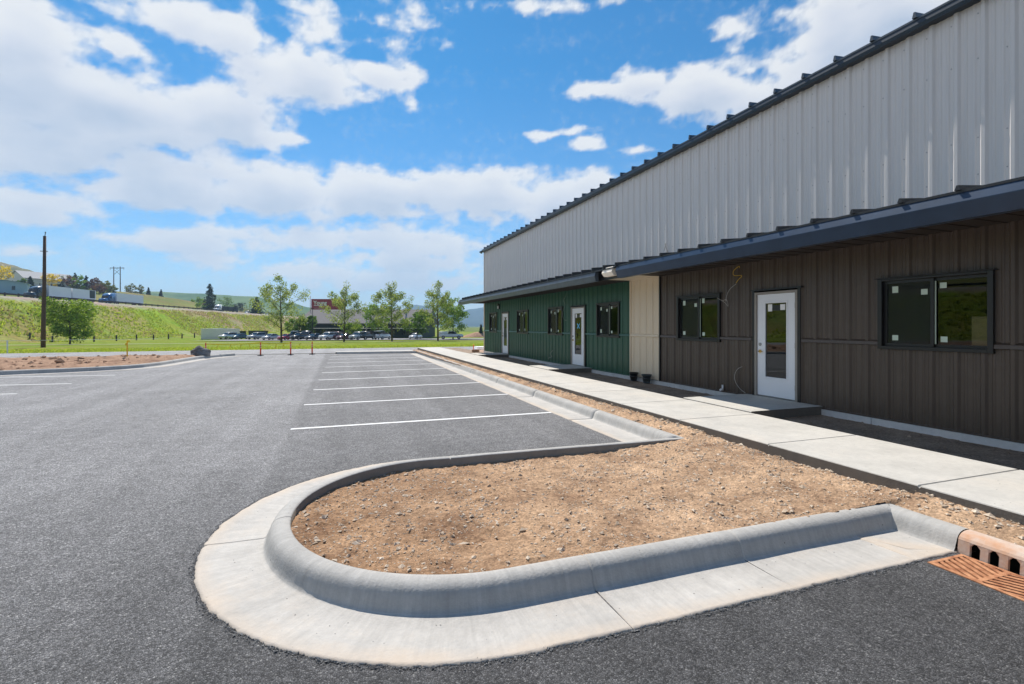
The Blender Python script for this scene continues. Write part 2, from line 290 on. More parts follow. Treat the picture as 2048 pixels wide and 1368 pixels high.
def dirt_mat(name, c1=(.25, .16, .105), c2=(.57, .405, .27)):
    m, nt, p = new_mat(name); N = nt.nodes; L = nt.links
    tc = N.new('ShaderNodeTexCoord').outputs['Object']
    n = N.new('ShaderNodeTexNoise'); n.inputs['Scale'].default_value = 2.0; n.inputs['Detail'].default_value = 12; n.inputs['Roughness'].default_value = .72; L.new(tc, n.inputs['Vector'])
    rp = N.new('ShaderNodeValToRGB'); L.new(n.outputs[0], rp.inputs[0]); e = rp.color_ramp.elements
    e[0].position = .34; e[0].color = (*c1, 1); e[1].position = .64; e[1].color = (*c2, 1)
    v = N.new('ShaderNodeTexVoronoi'); v.inputs['Scale'].default_value = 55; L.new(tc, v.inputs['Vector'])
    sc = N.new('ShaderNodeSeparateColor'); L.new(v.outputs['Color'], sc.inputs[0])
    r = N.new('ShaderNodeMapRange'); L.new(sc.outputs[0], r.inputs[0]); r.inputs[3].default_value = .72; r.inputs[4].default_value = 1.3
    s = N.new('ShaderNodeVectorMath'); s.operation = 'SCALE'; L.new(rp.outputs[0], s.inputs[0]); L.new(r.outputs[0], s.inputs['Scale'])
    se = N.new('ShaderNodeSeparateXYZ'); L.new(tc, se.inputs[0]); nx3 = N.new('ShaderNodeTexNoise'); nx3.inputs['Scale'].default_value = 1.3; nx3.inputs['Detail'].default_value = 7; L.new(tc, nx3.inputs['Vector'])
    xa = N.new('ShaderNodeMath'); xa.operation = 'MULTIPLY_ADD'; L.new(nx3.outputs[0], xa.inputs[0]); xa.inputs[1].default_value = 3.4; L.new(se.outputs[0], xa.inputs[2])
    xr = N.new('ShaderNodeValToRGB'); xm = N.new('ShaderNodeMapRange'); L.new(xa.outputs[0], xm.inputs[0]); xm.inputs[1].default_value = 1.6; xm.inputs[2].default_value = 4.4; L.new(xm.outputs[0], xr.inputs[0])
    xr.color_ramp.elements[0].color = (.84, .73, .63, 1); xr.color_ramp.elements[1].color = (1.08, 1.03, .98, 1)
    s9 = N.new('ShaderNodeVectorMath'); s9.operation = 'MULTIPLY'; L.new(s.outputs[0], s9.inputs[0]); L.new(xr.outputs[0], s9.inputs[1]); L.new(s9.outputs[0], p.inputs['Base Color'])
    p.inputs['Roughness'].default_value = .95; p.inputs['Specular IOR Level'].default_value = .15
    bn = N.new('ShaderNodeTexNoise'); bn.inputs['Scale'].default_value = 38; bn.inputs['Detail'].default_value = 8; bn.inputs['Roughness'].default_value = .7; L.new(tc, bn.inputs['Vector'])
    ad = N.new('ShaderNodeMath'); ad.operation = 'MULTIPLY_ADD'; L.new(sc.outputs[1], ad.inputs[0]); ad.inputs[1].default_value = .3; L.new(bn.outputs[0], ad.inputs[2])
    b = N.new('ShaderNodeBump'); b.inputs['Strength'].default_value = 1; b.inputs['Distance'].default_value = .02; L.new(ad.outputs[0], b.inputs['Height']); L.new(b.outputs[0], p.inputs['Normal'])
    return m

def leaf_mat(name, c1, c2, trans=.35):
    m, nt, p = new_mat(name); N = nt.nodes; L = nt.links
    ge = N.new('ShaderNodeNewGeometry'); oi = N.new('ShaderNodeObjectInfo')
    rp = N.new('ShaderNodeValToRGB'); L.new(ge.outputs['Random Per Island'], rp.inputs[0]); e = rp.color_ramp.elements
    e[0].color = (*c1, 1); e[1].color = (*c2, 1)
    L.new(rp.outputs[0], p.inputs['Base Color']); p.inputs['Roughness'].default_value = .55; p.inputs['Specular IOR Level'].default_value = .3
    tr = N.new('ShaderNodeBsdfTranslucent'); sv = N.new('ShaderNodeVectorMath'); sv.operation = 'MULTIPLY'; L.new(rp.outputs[0], sv.inputs[0]); sv.inputs[1].default_value = (1.5, 1.5, .7); L.new(sv.outputs[0], tr.inputs[0])
    mx = N.new('ShaderNodeMixShader'); mx.inputs[0].default_value = trans; L.new(p.outputs[0], mx.inputs[1]); L.new(tr.outputs[0], mx.inputs[2])
    L.new(mx.outputs[0], N['Material Output'].inputs[0]); return m

def glass_mat(name, tint=(.75, .85, .8), ior=1.75, rough=.0):
    m, nt, p = new_mat(name); N = nt.nodes; L = nt.links; N.remove(p)
    tr = N.new('ShaderNodeBsdfTransparent'); tr.inputs[0].default_value = (*tint, 1)
    gl = N.new('ShaderNodeBsdfGlossy'); gl.inputs['Roughness'].default_value = rough; gl.inputs[0].default_value = (.72, .74, .75, 1)
    fr = N.new('ShaderNodeFresnel'); fr.inputs[0].default_value = ior
    tc = N.new('ShaderNodeTexCoord'); n = N.new('ShaderNodeTexNoise'); n.inputs['Scale'].default_value = 2.0; L.new(tc.outputs['Object'], n.inputs['Vector'])
    b = N.new('ShaderNodeBump'); b.inputs['Strength'].default_value = .1; b.inputs['Distance'].default_value = .004; L.new(n.outputs[0], b.inputs['Height']); L.new(b.outputs[0], gl.inputs['Normal'])
    mx = N.new('ShaderNodeMixShader'); L.new(fr.outputs[0], mx.inputs[0]); L.new(tr.outputs[0], mx.inputs[1]); L.new(gl.outputs[0], mx.inputs[2])
    L.new(mx.outputs[0], N['Material Output'].inputs[0]); return m

def screen_mat():
    m, nt, p = new_mat('insect_screen'); N = nt.nodes; L = nt.links; p.inputs['Base Color'].default_value = (.02, .028, .027, 1); p.inputs['Roughness'].default_value = .7
    tr = N.new('ShaderNodeBsdfTransparent'); mx = N.new('ShaderNodeMixShader'); tc = N.new('ShaderNodeTexCoord'); w = N.new('ShaderNodeTexNoise'); w.inputs['Scale'].default_value = 3; L.new(tc.outputs['Object'], w.inputs['Vector'])
    mr = N.new('ShaderNodeMapRange'); L.new(w.outputs[0], mr.inputs[0]); mr.inputs[3].default_value = .3; mr.inputs[4].default_value = .5; L.new(mr.outputs[0], mx.inputs[0])
    L.new(tr.outputs[0], mx.inputs[1]); L.new(p.outputs[0], mx.inputs[2]); L.new(mx.outputs[0], N['Material Output'].inputs[0]); return m
def siding_mat(name, col, rough=.42, metal=.0, spec=.5, streak=.10, dust=0):
    m, nt, p = new_mat(name); N = nt.nodes; L = nt.links
    tc = N.new('ShaderNodeTexCoord').outputs['Object']
    mp = N.new('ShaderNodeMapping'); mp.inputs['Scale'].default_value = (1, 9, .35); L.new(tc, mp.inputs[0])
    n = N.new('ShaderNodeTexNoise'); n.inputs['Scale'].default_value = 2.5; n.inputs['Detail'].default_value = 8; n.inputs['Roughness'].default_value = .7; L.new(mp.outputs[0], n.inputs['Vector'])
    rp = N.new('ShaderNodeValToRGB'); L.new(n.outputs[0], rp.inputs[0]); e = rp.color_ramp.elements
    e[0].position = .3; e[0].color = (*[c*(1-streak) for c in col], 1); e[1].position = .7; e[1].color = (*[c*(1+streak) for c in col], 1)
    last = rp.outputs[0]
    if dust:
        se = N.new('ShaderNodeSeparateXYZ'); L.new(tc, se.inputs[0])
        n2 = N.new('ShaderNodeTexNoise'); n2.inputs['Scale'].default_value = 5; n2.inputs['Detail'].default_value = 8; n2.inputs['Roughness'].default_value = .75; L.new(tc, n2.inputs['Vector'])
        r = N.new('ShaderNodeMapRange'); L.new(n2.outputs[0], r.inputs[0]); r.inputs[1].default_value = .5; r.inputs[2].default_value = .75; r.inputs[3].default_value = 0; r.inputs[4].default_value = dust
        mx = N.new('ShaderNodeMix'); mx.data_type = 'RGBA'; L.new(r.outputs[0], mx.inputs[0]); L.new(last, mx.inputs[6]); mx.inputs[7].default_value = (.3, .27, .23, 1); last = mx.outputs[2]
    L.new(last, p.inputs['Base Color']); p.inputs['Roughness'].default_value = rough; p.inputs['Metallic'].default_value = metal; p.inputs['Specular IOR Level'].default_value = spec
    bn = N.new('ShaderNodeTexNoise'); bn.inputs['Scale'].default_value = 1.6; bn.inputs['Detail'].default_value = 2; L.new(tc, bn.inputs['Vector'])
    b = N.new('ShaderNodeBump'); b.inputs['Strength'].default_value = .5; b.inputs['Distance'].default_value = .012; L.new(bn.outputs[0], b.inputs['Height']); L.new(b.outputs[0], p.inputs['Normal'])
    return m

M = dict(
 asphalt=asphalt_mat('asphalt', .10, .33, fine=95),
 road=asphalt_mat('old_road', .26, .40, fine=60, fresh=False),
 lot=asphalt_mat('far_lot_asphalt', .20, .34, fine=60, fresh=False),
 concrete=concrete_mat('gutter_concrete', (.49, .465, .43), path=.13),
 curb=concrete_mat('curb_concrete', (.43, .415, .39), stain=.25, path=.16),
 walk=concrete_mat('sidewalk_concrete', (.54, .515, .47), brush=(.25, 3, 1), stain=.35),
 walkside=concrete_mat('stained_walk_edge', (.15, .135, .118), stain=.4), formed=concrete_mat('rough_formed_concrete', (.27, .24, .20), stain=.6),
 found=concrete_mat('foundation_concrete', (.56, .56, .55), stain=.3),
 dirt=dirt_mat('dirt'), dirt_shade=dirt_mat('shade_toned_dirt', (.19, .15, .12), (.36, .29, .23)),  # dirt_shade: darker copy of the dirt, eave shade put into its colour
 dirt_red=dirt_mat('reddish_dirt', (.27, .18, .135), (.54, .40, .31)),
 stone=mat('stone', (.34, .25, .17), .9, var=.3, scale=7, col2=(.72, .60, .47)),
 crumb=mat('asphalt_crumb', (.045, .045, .047), .7, scale=60, col2=(.20, .20, .20)),
 paint=mat('white_line_paint', (.62, .62, .62), .7, scale=40, col2=(.85, .85, .84), bump=.002, bscale=150),
 white_s=siding_mat('pale_grey_siding', (.70, .665, .645), .40, 0, .5, .05),
 brown_s=siding_mat('brown_siding', (.076, .055, .042), .40, 0, .5, .18, .07),
 green_s=siding_mat('green_siding', (.020, .086, .054), .36, 0, .5, .14, .03),
 beige_s=siding_mat('beige_siding', (.68, .58, .44), .45, 0, .4, .05),
 fasc=mat('dark_slate_fascia', (.020, .032, .05), .35, .2), navy=mat('navy_trim', (.024, .047, .088), .30, .3, .5, var=.15, scale=3),
 slate=mat('slate_trim', (.075, .095, .12), .38, .2, .5, var=.2, scale=5),
 rooft=mat('dark_roof_metal', (.022, .024, .028), .45, .1), black=mat('black_trim', (.012, .012, .013), .4, var=.2),
 soffit=mat('brown_soffit', (.035, .026, .021), .6, var=.15),
 frame=mat('window_frame_black', (.010, .010, .011), .35, var=.1),
 white=mat('white_door_paint', (.78, .80, .84), .35, var=.015, scale=2),
 jamb=mat('taupe_door_frame', (.28, .255, .225), .5, var=.06),
 brass=mat('brass', (.65, .42, .14), .25, 1), steel=mat('steel', (.3, .3, .31), .35, .9),
 glass=glass_mat('window_glass', ior=1.6), screen=screen_mat(),
 doorglass=glass_mat('door_glass', (.25, .22, .18), 1.95),
 sticker=mat('paper_sticker', (.55, .66, .56), .7, var=.05), tape=mat('blue_tape', (.12, .45, .75), .6),
 room=mat('dark_room', (.03, .035, .035), .9), cardboard=mat('cardboard', (.30, .21, .12), .9, var=.15, bump=.004),
 stick=mat('pale_stick', (.5, .45, .38), .6),
 rust=mat('rusty_iron', (.26, .09, .04), .85, 0, .3, scale=14, col2=(.62, .31, .16), bump=.003, bscale=70),
 rustc=mat('rust_stained_iron', (.60, .55, .49), .85, 0, .3, scale=4, col2=(.55, .26, .12), bump=.003, bscale=60),
 void=mat('dark_pit', (.006, .006, .006), 1),
 wood=mat('weathered_wood', (.12, .07, .055), .9, scale=8, var=.35, stretch=(8, 8, .7), bump=.01, bscale=20),
 bark=mat('bark', (.09, .065, .045), .95, scale=6, var=.35, stretch=(6, 6, 1)),
 bucket=mat('black_plastic', (.014, .016, .018), .4),
 orange=mat('orange_plastic', (.85, .10, .03), .5), reflect=mat('pale_band', (.8, .45, .35), .4),
 rubber=mat('rubber', (.02, .02, .02), .8), yellow=mat('yellow_tape', (.85, .75, .04), .5), ypaint=mat('yellow_paint', (.80, .50, .02), .5),
 wire=mat('dull_wire', (.42, .40, .37), .6), string=mat('white_string', (.75, .75, .7), .7), rock=mat('dark_boulder', (.06, .058, .055), .9, scale=3, col2=(.26, .25, .24), bump=.05, bscale=6),
 redroof=mat('board_red', (.30, .022, .04), .5, var=.15), lettering=mat('sign_lettering', (.8, .78, .76), .5),
 roofgrey=mat('shingle_grey', (.125, .118, .12), .9, scale=9, var=.15, stretch=(1, 1, 6)), wallgreen=mat('dark_green_wall', (.02, .035, .03), .7, var=.2),
 cream=mat('cream_metal', (.86, .78, .68), .6, var=.08, stretch=(6, 1, .3)), housewhite=mat('house_white', (.62, .63, .64), .7), hroof=mat('house_roof', (.33, .33, .34), .8),
 bluehouse=mat('pale_blue_metal', (.33, .45, .55), .5), carglass=mat('car_glass', (.01, .014, .017), .08, 0, .8),
 hub=mat('wheel_metal', (.35, .35, .36), .35, .8), lamp=mat('headlamp', (.7, .72, .75), .15), tail=mat('tail_lamp', (.45, .02, .02), .3),
 guard=mat('weathered_guardrail', (.075, .055, .045), .8, var=.25), fpost=mat('fence_post_wood', (.055, .04, .03), .9, var=.3),
 trailer=mat('trailer_white', (.82, .81, .82), .5, var=.04), hay=mat('dark_load', (.03, .03, .032), .8),
)
def car_paint(n, c): return mat('car_paint_'+n, c, .28, .15, .5, var=.04, coat=.6)

# ------------------------------------------------------------------ terrain
nx, ny = .9856, -.1701                     # unit normal of the highway, pointing to the viewer's side
def hs(x, y): return (x+78)*nx+(y-155)*ny  # signed distance from the highway edge line
def lerp(a, b, t): return a+(b-a)*max(0, min(1, t))
def smooth(t): t = max(0, min(1, t)); return t*t*(3-2*t)
def base_h(y):
    if y < 33: return lerp(-.75, -.06, (y-31)/2)
    if y < 45: return lerp(-.06, -.22, (y-33)/12)
    if y < 90: return lerp(-.22, -1.05, (y-45)/45)
    if y < 125: return lerp(-1.05, -1.65, (y-90)/35)
    return -1.7
ZH = 8.9
def H(x, y):
    d = x*.35+y*.94
    b = base_h(y)
    s = hs(x, y)
    far = smooth((y-430)/200)
    zh = lerp(ZH, 2.0, far)
    nz = noise.noise(Vector((x*.05, y*.05, 0)))*.8+noise.noise(Vector((x*.2, y*.2, 3)))*.25
    if s > 27: z = b
    elif s > 3.5:
        t = (27-s)/23.5; z = lerp(b, zh, smooth(t*.5+.5*t)) + nz*math.sin(math.pi*t)*.8
    elif s > -14: z = zh
    else:
        cap = lerp(11.5, 17, (y-300)/90); cap = lerp(cap, 4, smooth((y-520)/160))
        r = -14-s; z = zh+cap*smooth(r/105)*1.0 + nz*.6*smooth(r/20)
    if s > 30 and b < -.5: z += nz*.10
    return z
def grid_axis(lo, hi, fine_lo, fine_hi, step, n_out):
    a = []; k = int((fine_hi-fine_lo)/step)
    for i in range(n_out, 0, -1): a.append(fine_lo-(fine_lo-lo)*(i/n_out)**2.2)
    a += [fine_lo+i*step for i in range(k+1)]
    for i in range(1, n_out+1): a.append(fine_hi+(hi-fine_hi)*(i/n_out)**2.2)
    return a
def ground_mat():
    m, nt, p = new_mat('grassland'); N = nt.nodes; L = nt.links
    at_ = N.new('ShaderNodeAttribute'); at_.attribute_name = 'soil'
    tc = N.new('ShaderNodeTexCoord').outputs['Object']
    n = N.new('ShaderNodeTexNoise'); n.inputs['Scale'].default_value = .9; n.inputs['Detail'].default_value = 12; n.inputs['Roughness'].default_value = .75; L.new(tc, n.inputs['Vector'])
    r = N.new('ShaderNodeMapRange'); L.new(n.outputs[0], r.inputs[0]); r.inputs[1].default_value = .28; r.inputs[2].default_value = .72; r.inputs[3].default_value = .45; r.inputs[4].default_value = 1.6
    s = N.new('ShaderNodeVectorMath'); s.operation = 'SCALE'; L.new(at_.outputs['Color'], s.inputs[0]); L.new(r.outputs[0], s.inputs['Scale'])
    n2 = N.new('ShaderNodeTexNoise'); n2.inputs['Scale'].default_value = .16; n2.inputs['Detail'].default_value = 8; n2.inputs['Roughness'].default_value = .7; L.new(tc, n2.inputs['Vector'])
    rp = N.new('ShaderNodeValToRGB'); L.new(n2.outputs[0], rp.inputs[0]); rp.color_ramp.elements[0].position = .35; rp.color_ramp.elements[0].color = (1.15, .92, .9, 1); rp.color_ramp.elements[1].position = .65; rp.color_ramp.elements[1].color = (.85, 1.08, .8, 1)
    mu = N.new('ShaderNodeVectorMath'); mu.operation = 'MULTIPLY'; L.new(s.outputs[0], mu.inputs[0]); L.new(rp.outputs[0], mu.inputs[1])
    L.new(mu.outputs[0], p.inputs['Base Color']); p.inputs['Roughness'].default_value = 1; p.inputs['Specular IOR Level'].default_value = .05
    b = N.new('ShaderNodeBump'); b.inputs['Distance'].default_value = .25; b.inputs['Strength'].default_value = 1; L.new(n.outputs[0], b.inputs['Height']); L.new(b.outputs[0], p.inputs['Normal'])
    return m
def soil(x, y):
    s = hs(x, y)
    f = lambda a, b, k: noise.fractal(Vector((x*k, y*k, a)), 1, 2, 5)*b
    mown = (.18, .235, .035); weed = (.24, .32, .04); olive = (.27, .26, .09); tan = (.33, .25, .17); grey = (.34, .31, .29); field = (.22, .22, .08)
    def mix(a, b, t): t = max(0, min(1, t)); return tuple(p+(q-p)*t for p, q in zip(a, b))
    if s > 26: c = mix(mown, olive, .15+f(1, .5, .05))
    elif s > 3.5:
        t = (26-s)/22.5
        c = mix(weed, olive, .35+f(2, 1.3, .04)+.25*t)
        c = mix(c, tan, (y-165)/110*.8+f(5, 1.2, .03)-.15)
        c = mix(c, grey, (t-.74)/.10+f(8, .5, .2))
    elif s > -14: c = (.22, .21, .20)
    else:
        c = mix(field, (.13, .17, .05), .4+f(3, 1, .02))
        c = mix(c, (.25, .16, .11), .0+smooth((y-400)/60)*.75+f(4, .6, .02))
    return c
def build_ground():
    xs = grid_axis(-9000, 9000, -230, 130, 2.4, 26); ys = grid_axis(-9000, 9000, 30, 480, 2.6, 30)
    xs = sorted(xs); ys = sorted(ys)
    V = []; cols = []
    for y in ys:
        for x in xs:
            V.append((x, y, H(x, y) if abs(x) < 1500 and y < 2500 else -1.7)); cols.append(soil(x, y) if (abs(x) < 600 and 20 < y < 800) else (.12, .16, .05))
    nxn = len(xs); F = [(j*nxn+i, j*nxn+i+1, (j+1)*nxn+i+1, (j+1)*nxn+i) for j in range(len(ys)-1) for i in range(nxn-1)]
    me = bpy.data.meshes.new('ground'); me.from_pydata(V, [], F)
    ca = me.color_attributes.new('soil', 'FLOAT_COLOR', 'POINT')
    flat = []
    for c in cols: flat += [c[0], c[1], c[2], 1]
    ca.data.foreach_set('color', flat); me.polygons.foreach_set('use_smooth', [True]*len(F)); me.materials.append(ground_mat())
    o = bpy.data.objects.new('ground', me); C.objects.link(o); struct(o)
build_ground()

def sheet(name, outline_fn, us, vs_, m, dz, hf=H):
    mb = MB(); P = [[outline_fn(u, v) for u in us] for v in vs_]
    vs2 = [(x, y, hf(x, y)+dz) for row in P for (x, y) in row]; n = len(us)
    mb.add(vs2, [(j*n+i, j*n+i+1, (j+1)*n+i+1, (j+1)*n+i) for j in range(len(vs_)-1) for i in range(n-1)], 0, True)
    return struct(mb.build(name, m, recalc=False))
fr = lambda a, b, n: [a+(b-a)*i/n for i in range(n+1)]
# new car park: one asphalt sheet at z = 0
mb = MB(); mb.quad((-70, -40, 0), (60, -40, 0), (60, 33.2, 0), (-70, 33.2, 0)); struct(mb.build('car_park_asphalt', M['asphalt'], recalc=False))
def road_y(x, t):   # the street curves a little towards the viewer on the left
    bend = -.0016*min(0, x+2)**2
    return (x, lerp(33.0, 42.3, t)+bend)
sheet('road', lambda u, v: road_y(u, v), fr(-90, 90, 60), fr(0, 1, 6), M['road'], .085)
sheet('far_sidewalk', lambda u, v: (u, 81.5+v*1.6+(u*-.03)), fr(-60, 70, 50), [0, 1], M['walk'], .12)
RA = R(-22)
def lotp(u, v): return (-26+u*math.cos(RA)-v*math.sin(RA), 119+u*math.sin(RA)+v*math.cos(RA))
sheet('far_car_park', lotp, fr(-4, 100, 40), fr(0, 30, 12), M['lot'], .14)
def hwp(u, v): return (-78+v*nx-u*ny, 155+v*ny+u*nx)
sheet('highway', hwp, fr(-320, 330, 120), fr(-12.5, 2, 6), M['lot'], .10)

# painted stall lines
def line(x0, y0, x1, y1, w=.1):
    mb = MB(); dx, dy = x1-x0, y1-y0; l = math.hypot(dx, dy); ax, ay = -dy/l*w/2, dx/l*w/2
    n = max(2, int(l/.12)); rnd = random.Random(int(y0*10))
    a = []; b = []
    for i in range(n+1):
        t = i/n; j1 = rnd.uniform(-.003, .003); j2 = rnd.uniform(-.003, .003)
        a.append((x0+dx*t+ax*(1+j1*20), y0+dy*t+ay*(1+j1*20), .004)); b.append((x0+dx*t-ax*(1+j2*20), y0+dy*t-ay*(1+j2*20), .004))
    for i in range(n): mb.quad(b[i], b[i+1], a[i+1], a[i])
    struct(mb.build('painted_stall_line', M['paint'], recalc=False))
SK = lambda x, y: x+.008*max(0, y-6)
for (x0, y0, x1, y1) in [(-.76,8.96,4.07,8.98),(-.72,11.62,4.07,11.74),(-.65,14.26,4.08,14.46),(-.61,16.81,4.1,17.1),(-.59,19.38,4.12,19.75),(-.55,21.95,4.14,22.4),(-.52,24.4,4.16,24.85),(-.51,26.95,4.18,27.3),(-.45,29.4,4.2,29.8),
                         (-12.6,21.45,-7.38,20.85),(-12.6,18.75,-7.52,18.2),(-12.6,16.35,-7.71,15.95),(-12.6,13.9,-7.8,13.4)]:
    line(x0, y0, x1, y1)

# ------------------------------------------------------------------ kerbs
PROF = [(-.001,-.12),(0,.146),(.012,.154),(.045,.157),(.085,.153),(.115,.142),(.138,.122),(.153,.095),(.165,.062),(.176,.032),(.19,.010),(.205,.004),(.4,.006),(.60,.010),(.625,.008),(.632,-.03)]
def resample(path, step):
    out = [path[0]]
    for a, b in zip(path, path[1:]):
        l = math.dist(a, b); n = max(1, int(round(l/step(a, b))))
        for i in range(1, n+1): out.append((a[0]+(b[0]-a[0])*i/n, a[1]+(b[1]-a[1])*i/n))
    return out
def curb(name, path, joints=(), step=lambda a, b: .1, prof=PROF, hscale=None, closed=False):
    pts = resample(path, step)
    # arc lengths, insert groove stations
    L_ = [0]
    for a, b in zip(pts, pts[1:]): L_.append(L_[-1]+math.dist(a, b))
    st = [(l, p, 0) for l, p in zip(L_, pts)]
    for jp in joints:
        best = min(range(len(pts)-1), key=lambda i: math.dist(jp, ((pts[i][0]+pts[i+1][0])/2, (pts[i][1]+pts[i+1][1])/2)))
        a, b = pts[best], pts[best+1]; lm = (L_[best]+L_[best+1])/2; d = math.dist(a, b)
        for off, g in ((-.008, 0), (-.004, 1), (.004, 1), (.008, 0)):
            t = .5+off/d; st.append((lm+off, (a[0]+(b[0]-a[0])*t, a[1]+(b[1]-a[1])*t), g))
    st.sort(key=lambda s: s[0]); P = [s[1] for s in st]; n = len(P); k = len(prof)
    mb = MB(); V = []; PA = []
    for i, (l, p, g) in enumerate(st):
        def dirv(a, b):
            v = Vector((b[0]-a[0], b[1]-a[1])); return v.normalized() if v.length > 1e-6 else None
        d0 = dirv(P[max(i-1, 0)], P[i]) if i else None; d1 = dirv(P[i], P[i+1]) if i < n-1 else None
        d0 = d0 or d1; d1 = d1 or d0
        n0 = Vector((-d0.y, d0.x)); n1 = Vector((-d1.y, d1.x)); m_ = (n0+n1); m_ = m_/m_.length; sc = 1/max(.35, m_.dot(n1))
        wob = noise.noise(Vector((l*1.3, 0, 5)))*.006+noise.noise(Vector((l*.35, 1, 5)))*.01
        for q, (o, z) in enumerate(prof):
            oo = o+wob*(o > .02)
            zz = z+noise.noise(Vector((l*2, o*3, 9)))*.003
            if q == k-1 or q == k-2: oo += noise.noise(Vector((l*7, 0, 7)))*.014+noise.noise(Vector((l*25, 0, 7)))*.016
            if hscale and z > 0: zz *= hscale(p, l)
            if g: zz -= .014
            V.append((p[0]+m_.x*sc*oo, p[1]+m_.y*sc*oo, zz)); PA += [l, o, 0]
    mb.add(V, [(i*k+j, (i+1)*k+j, (i+1)*k+j+1, i*k+j+1) for i in range(n-1) for j in range(k-1)], 0, True)
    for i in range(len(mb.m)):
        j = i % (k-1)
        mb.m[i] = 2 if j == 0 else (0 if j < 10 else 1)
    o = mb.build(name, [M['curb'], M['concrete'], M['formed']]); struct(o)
    ca = o.data.attributes.new('path', 'FLOAT_VECTOR', 'POINT'); ca.data.foreach_set('vector', PA)
    return P
XB = 4.60
arc = [(1.0+1.37*math.cos(R(a)), 4.40+1.37*math.sin(R(a))) for a in range(-90, -271, -4)]
main_path = [(XB, 2.42), (XB, 2.98), (XB-.02, 3.02), (XB-.06, 3.04), (2.8, 3.035)]+arc+[(2.7, 5.74), (4.55, 5.67), (4.58, 5.70), (SK(XB, 31.3), 31.3), (SK(XB, 31.5)-.05, 31.45), (.3, 31.75), (-.1, 31.85)]
def step1(a, b): return .02 if max(a[1], b[1]) < 6.2 else .25
curb('kerb', main_path, [(1.57, 3.03), (2.81, 3.03), (-.37, 4.42), (1.25, 5.77), (4.6, 8.1), (4.62, 11.1), (4.64, 14.2), (4.68, 17.3), (4.7, 20.4)], step1)
curb('kerb', [(XB, -14), (XB, 1.45)], [(XB, -1.5)], lambda a, b: .08)
lc = [(-45, 20.2), (-22, 20.7), (-12.5, 21.7), (-9.9, 22.55), (-8.9, 22.95), (-8.2, 23.45), (-7.75, 24.1), (-7.45, 25.1), (-7.0, 29.2), (-6.2, 31.3), (-5.8, 32)]
curb('kerb', list(reversed(lc))[::-1] if False else [(x, y+.2) for x, y in lc][::-1], [(-11.3, 22.1), (-7.4, 26.5)], lambda a, b: .15)

# ------------------------------------------------------------------ sidewalks
def slab(name, x0, y0, x1, y1, z1, z0, joints=(), m=None, jx=()):
    joints = [j for j in joints if y0 < j < y1]
    mb = MB(); ys = sorted([y0, y1]+[j+o for j in joints for o in (-.012, -.005, .005, .012)])
    jset = {round(j+o, 4) for j in joints for o in (-.005, .005)}
    e = .012; rows = []
    prof = [(x0, z0), (x0, z1-e), (x0+.004, z1-.003), (x0+e, z1), (x1-e, z1), (x1-.004, z1-.003), (x1, z1-e), (x1, z0)]
    for y in ys:
        g = -.014 if round(y, 4) in jset else 0
        rows.append([(x, y, z+(g if z > z0 else 0)) for x, z in prof])
    k = len(prof); V = [p for r in rows for p in r]
    mb.add(V, [(i*k+j, i*k+j+1, (i+1)*k+j+1, (i+1)*k+j) for i in range(len(rows)-1) for j in range(k-1)])
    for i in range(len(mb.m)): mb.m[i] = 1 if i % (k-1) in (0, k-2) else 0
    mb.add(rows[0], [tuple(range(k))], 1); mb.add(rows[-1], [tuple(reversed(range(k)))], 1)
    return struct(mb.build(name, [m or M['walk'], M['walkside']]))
SWX0, SWX1 = 4.93, 6.43
slab('sidewalk', SWX0, -14, SWX1, 33.0, .285, .10, [2.97+1.65*i for i in range(-10, 18)])
for (a, b) in ((6.38, 8.08), (14.75, 16.45), (23.3, 24.95), (-1.5, .3)):
    slab('door_landing', SWX1+.006, a, 8.06, b, .305, .12)
slab('sidewalk', -.2, 32.15, 8.2, 33.15, .12, .0, [2, 4, 6])

# ------------------------------------------------------------------ dirt beds
def fnoise(x, y, a=1): return (noise.fractal(Vector((x*1.1, y*1.1, 1)), 1, 2, 4)*.018+noise.fractal(Vector((x*6, y*6, 4)), .8, 2, 4)*.012+max(0, noise.noise(Vector((x*15, y*15, 8)))-.05)*.030+max(0, noise.noise(Vector((x*34, y*34, 12)))-.1)*.014)*a
def inside_island(x, y, grow=.03):
    if x > 4.55: return True
    if x >= 1.0: return 3.035-grow < y < 5.77-(x-1)*.028+grow-.02
    return math.hypot(x-1, y-4.4) < 1.37+grow
def dirt_h(x, y):
    z = lerp(.135, .055, (y-3.0)/2.6)
    z = lerp(z, .17, (x-3.2)/1.6)
    if (y > 5.7 or y < 3) and x > 4.5: z = lerp(.13, .20, (x-4.6)/.3)
    return z+fnoise(x, y)
def dirt_patch(name, x0, x1, y0, y1, s, m, hf, keep=lambda x, y: True):
    nx_ = int((x1-x0)/s); ny_ = int((y1-y0)/s); V = []; F = []
    for j in range(ny_+1):
        for i in range(nx_+1):
            x = x0+(x1-x0)*i/nx_; y = y0+(y1-y0)*j/ny_; V.append((x, y, hf(x, y)))
    for j in range(ny_):
        for i in range(nx_):
            x = x0+(x1-x0)*(i+.5)/nx_; y = y0+(y1-y0)*(j+.5)/ny_
            if keep(x, y): a = j*(nx_+1)+i; F.append((a, a+1, a+nx_+2, a+nx_+1))
    return V, F
V1, F1 = dirt_patch('', -.42, 4.98, 2.98, 5.80, .022, None, dirt_h, inside_island)
mb = MB(); mb.add(V1, F1, 0, True)
V2, F2 = dirt_patch('', 4.56, 4.98, 5.80, 33, .045, None, lambda x, y: dirt_h(x-.008*max(0, y-6), y)); mb.add([(x+.0, y, z) for x, y, z in V2], F2, 0, True)
V2, F2 = dirt_patch('', 4.56, 4.98, -14, 2.98, .04, None, dirt_h); mb.add(V2, F2, 0, True)
struct(mb.build('dirt', M['dirt'], recalc=False))
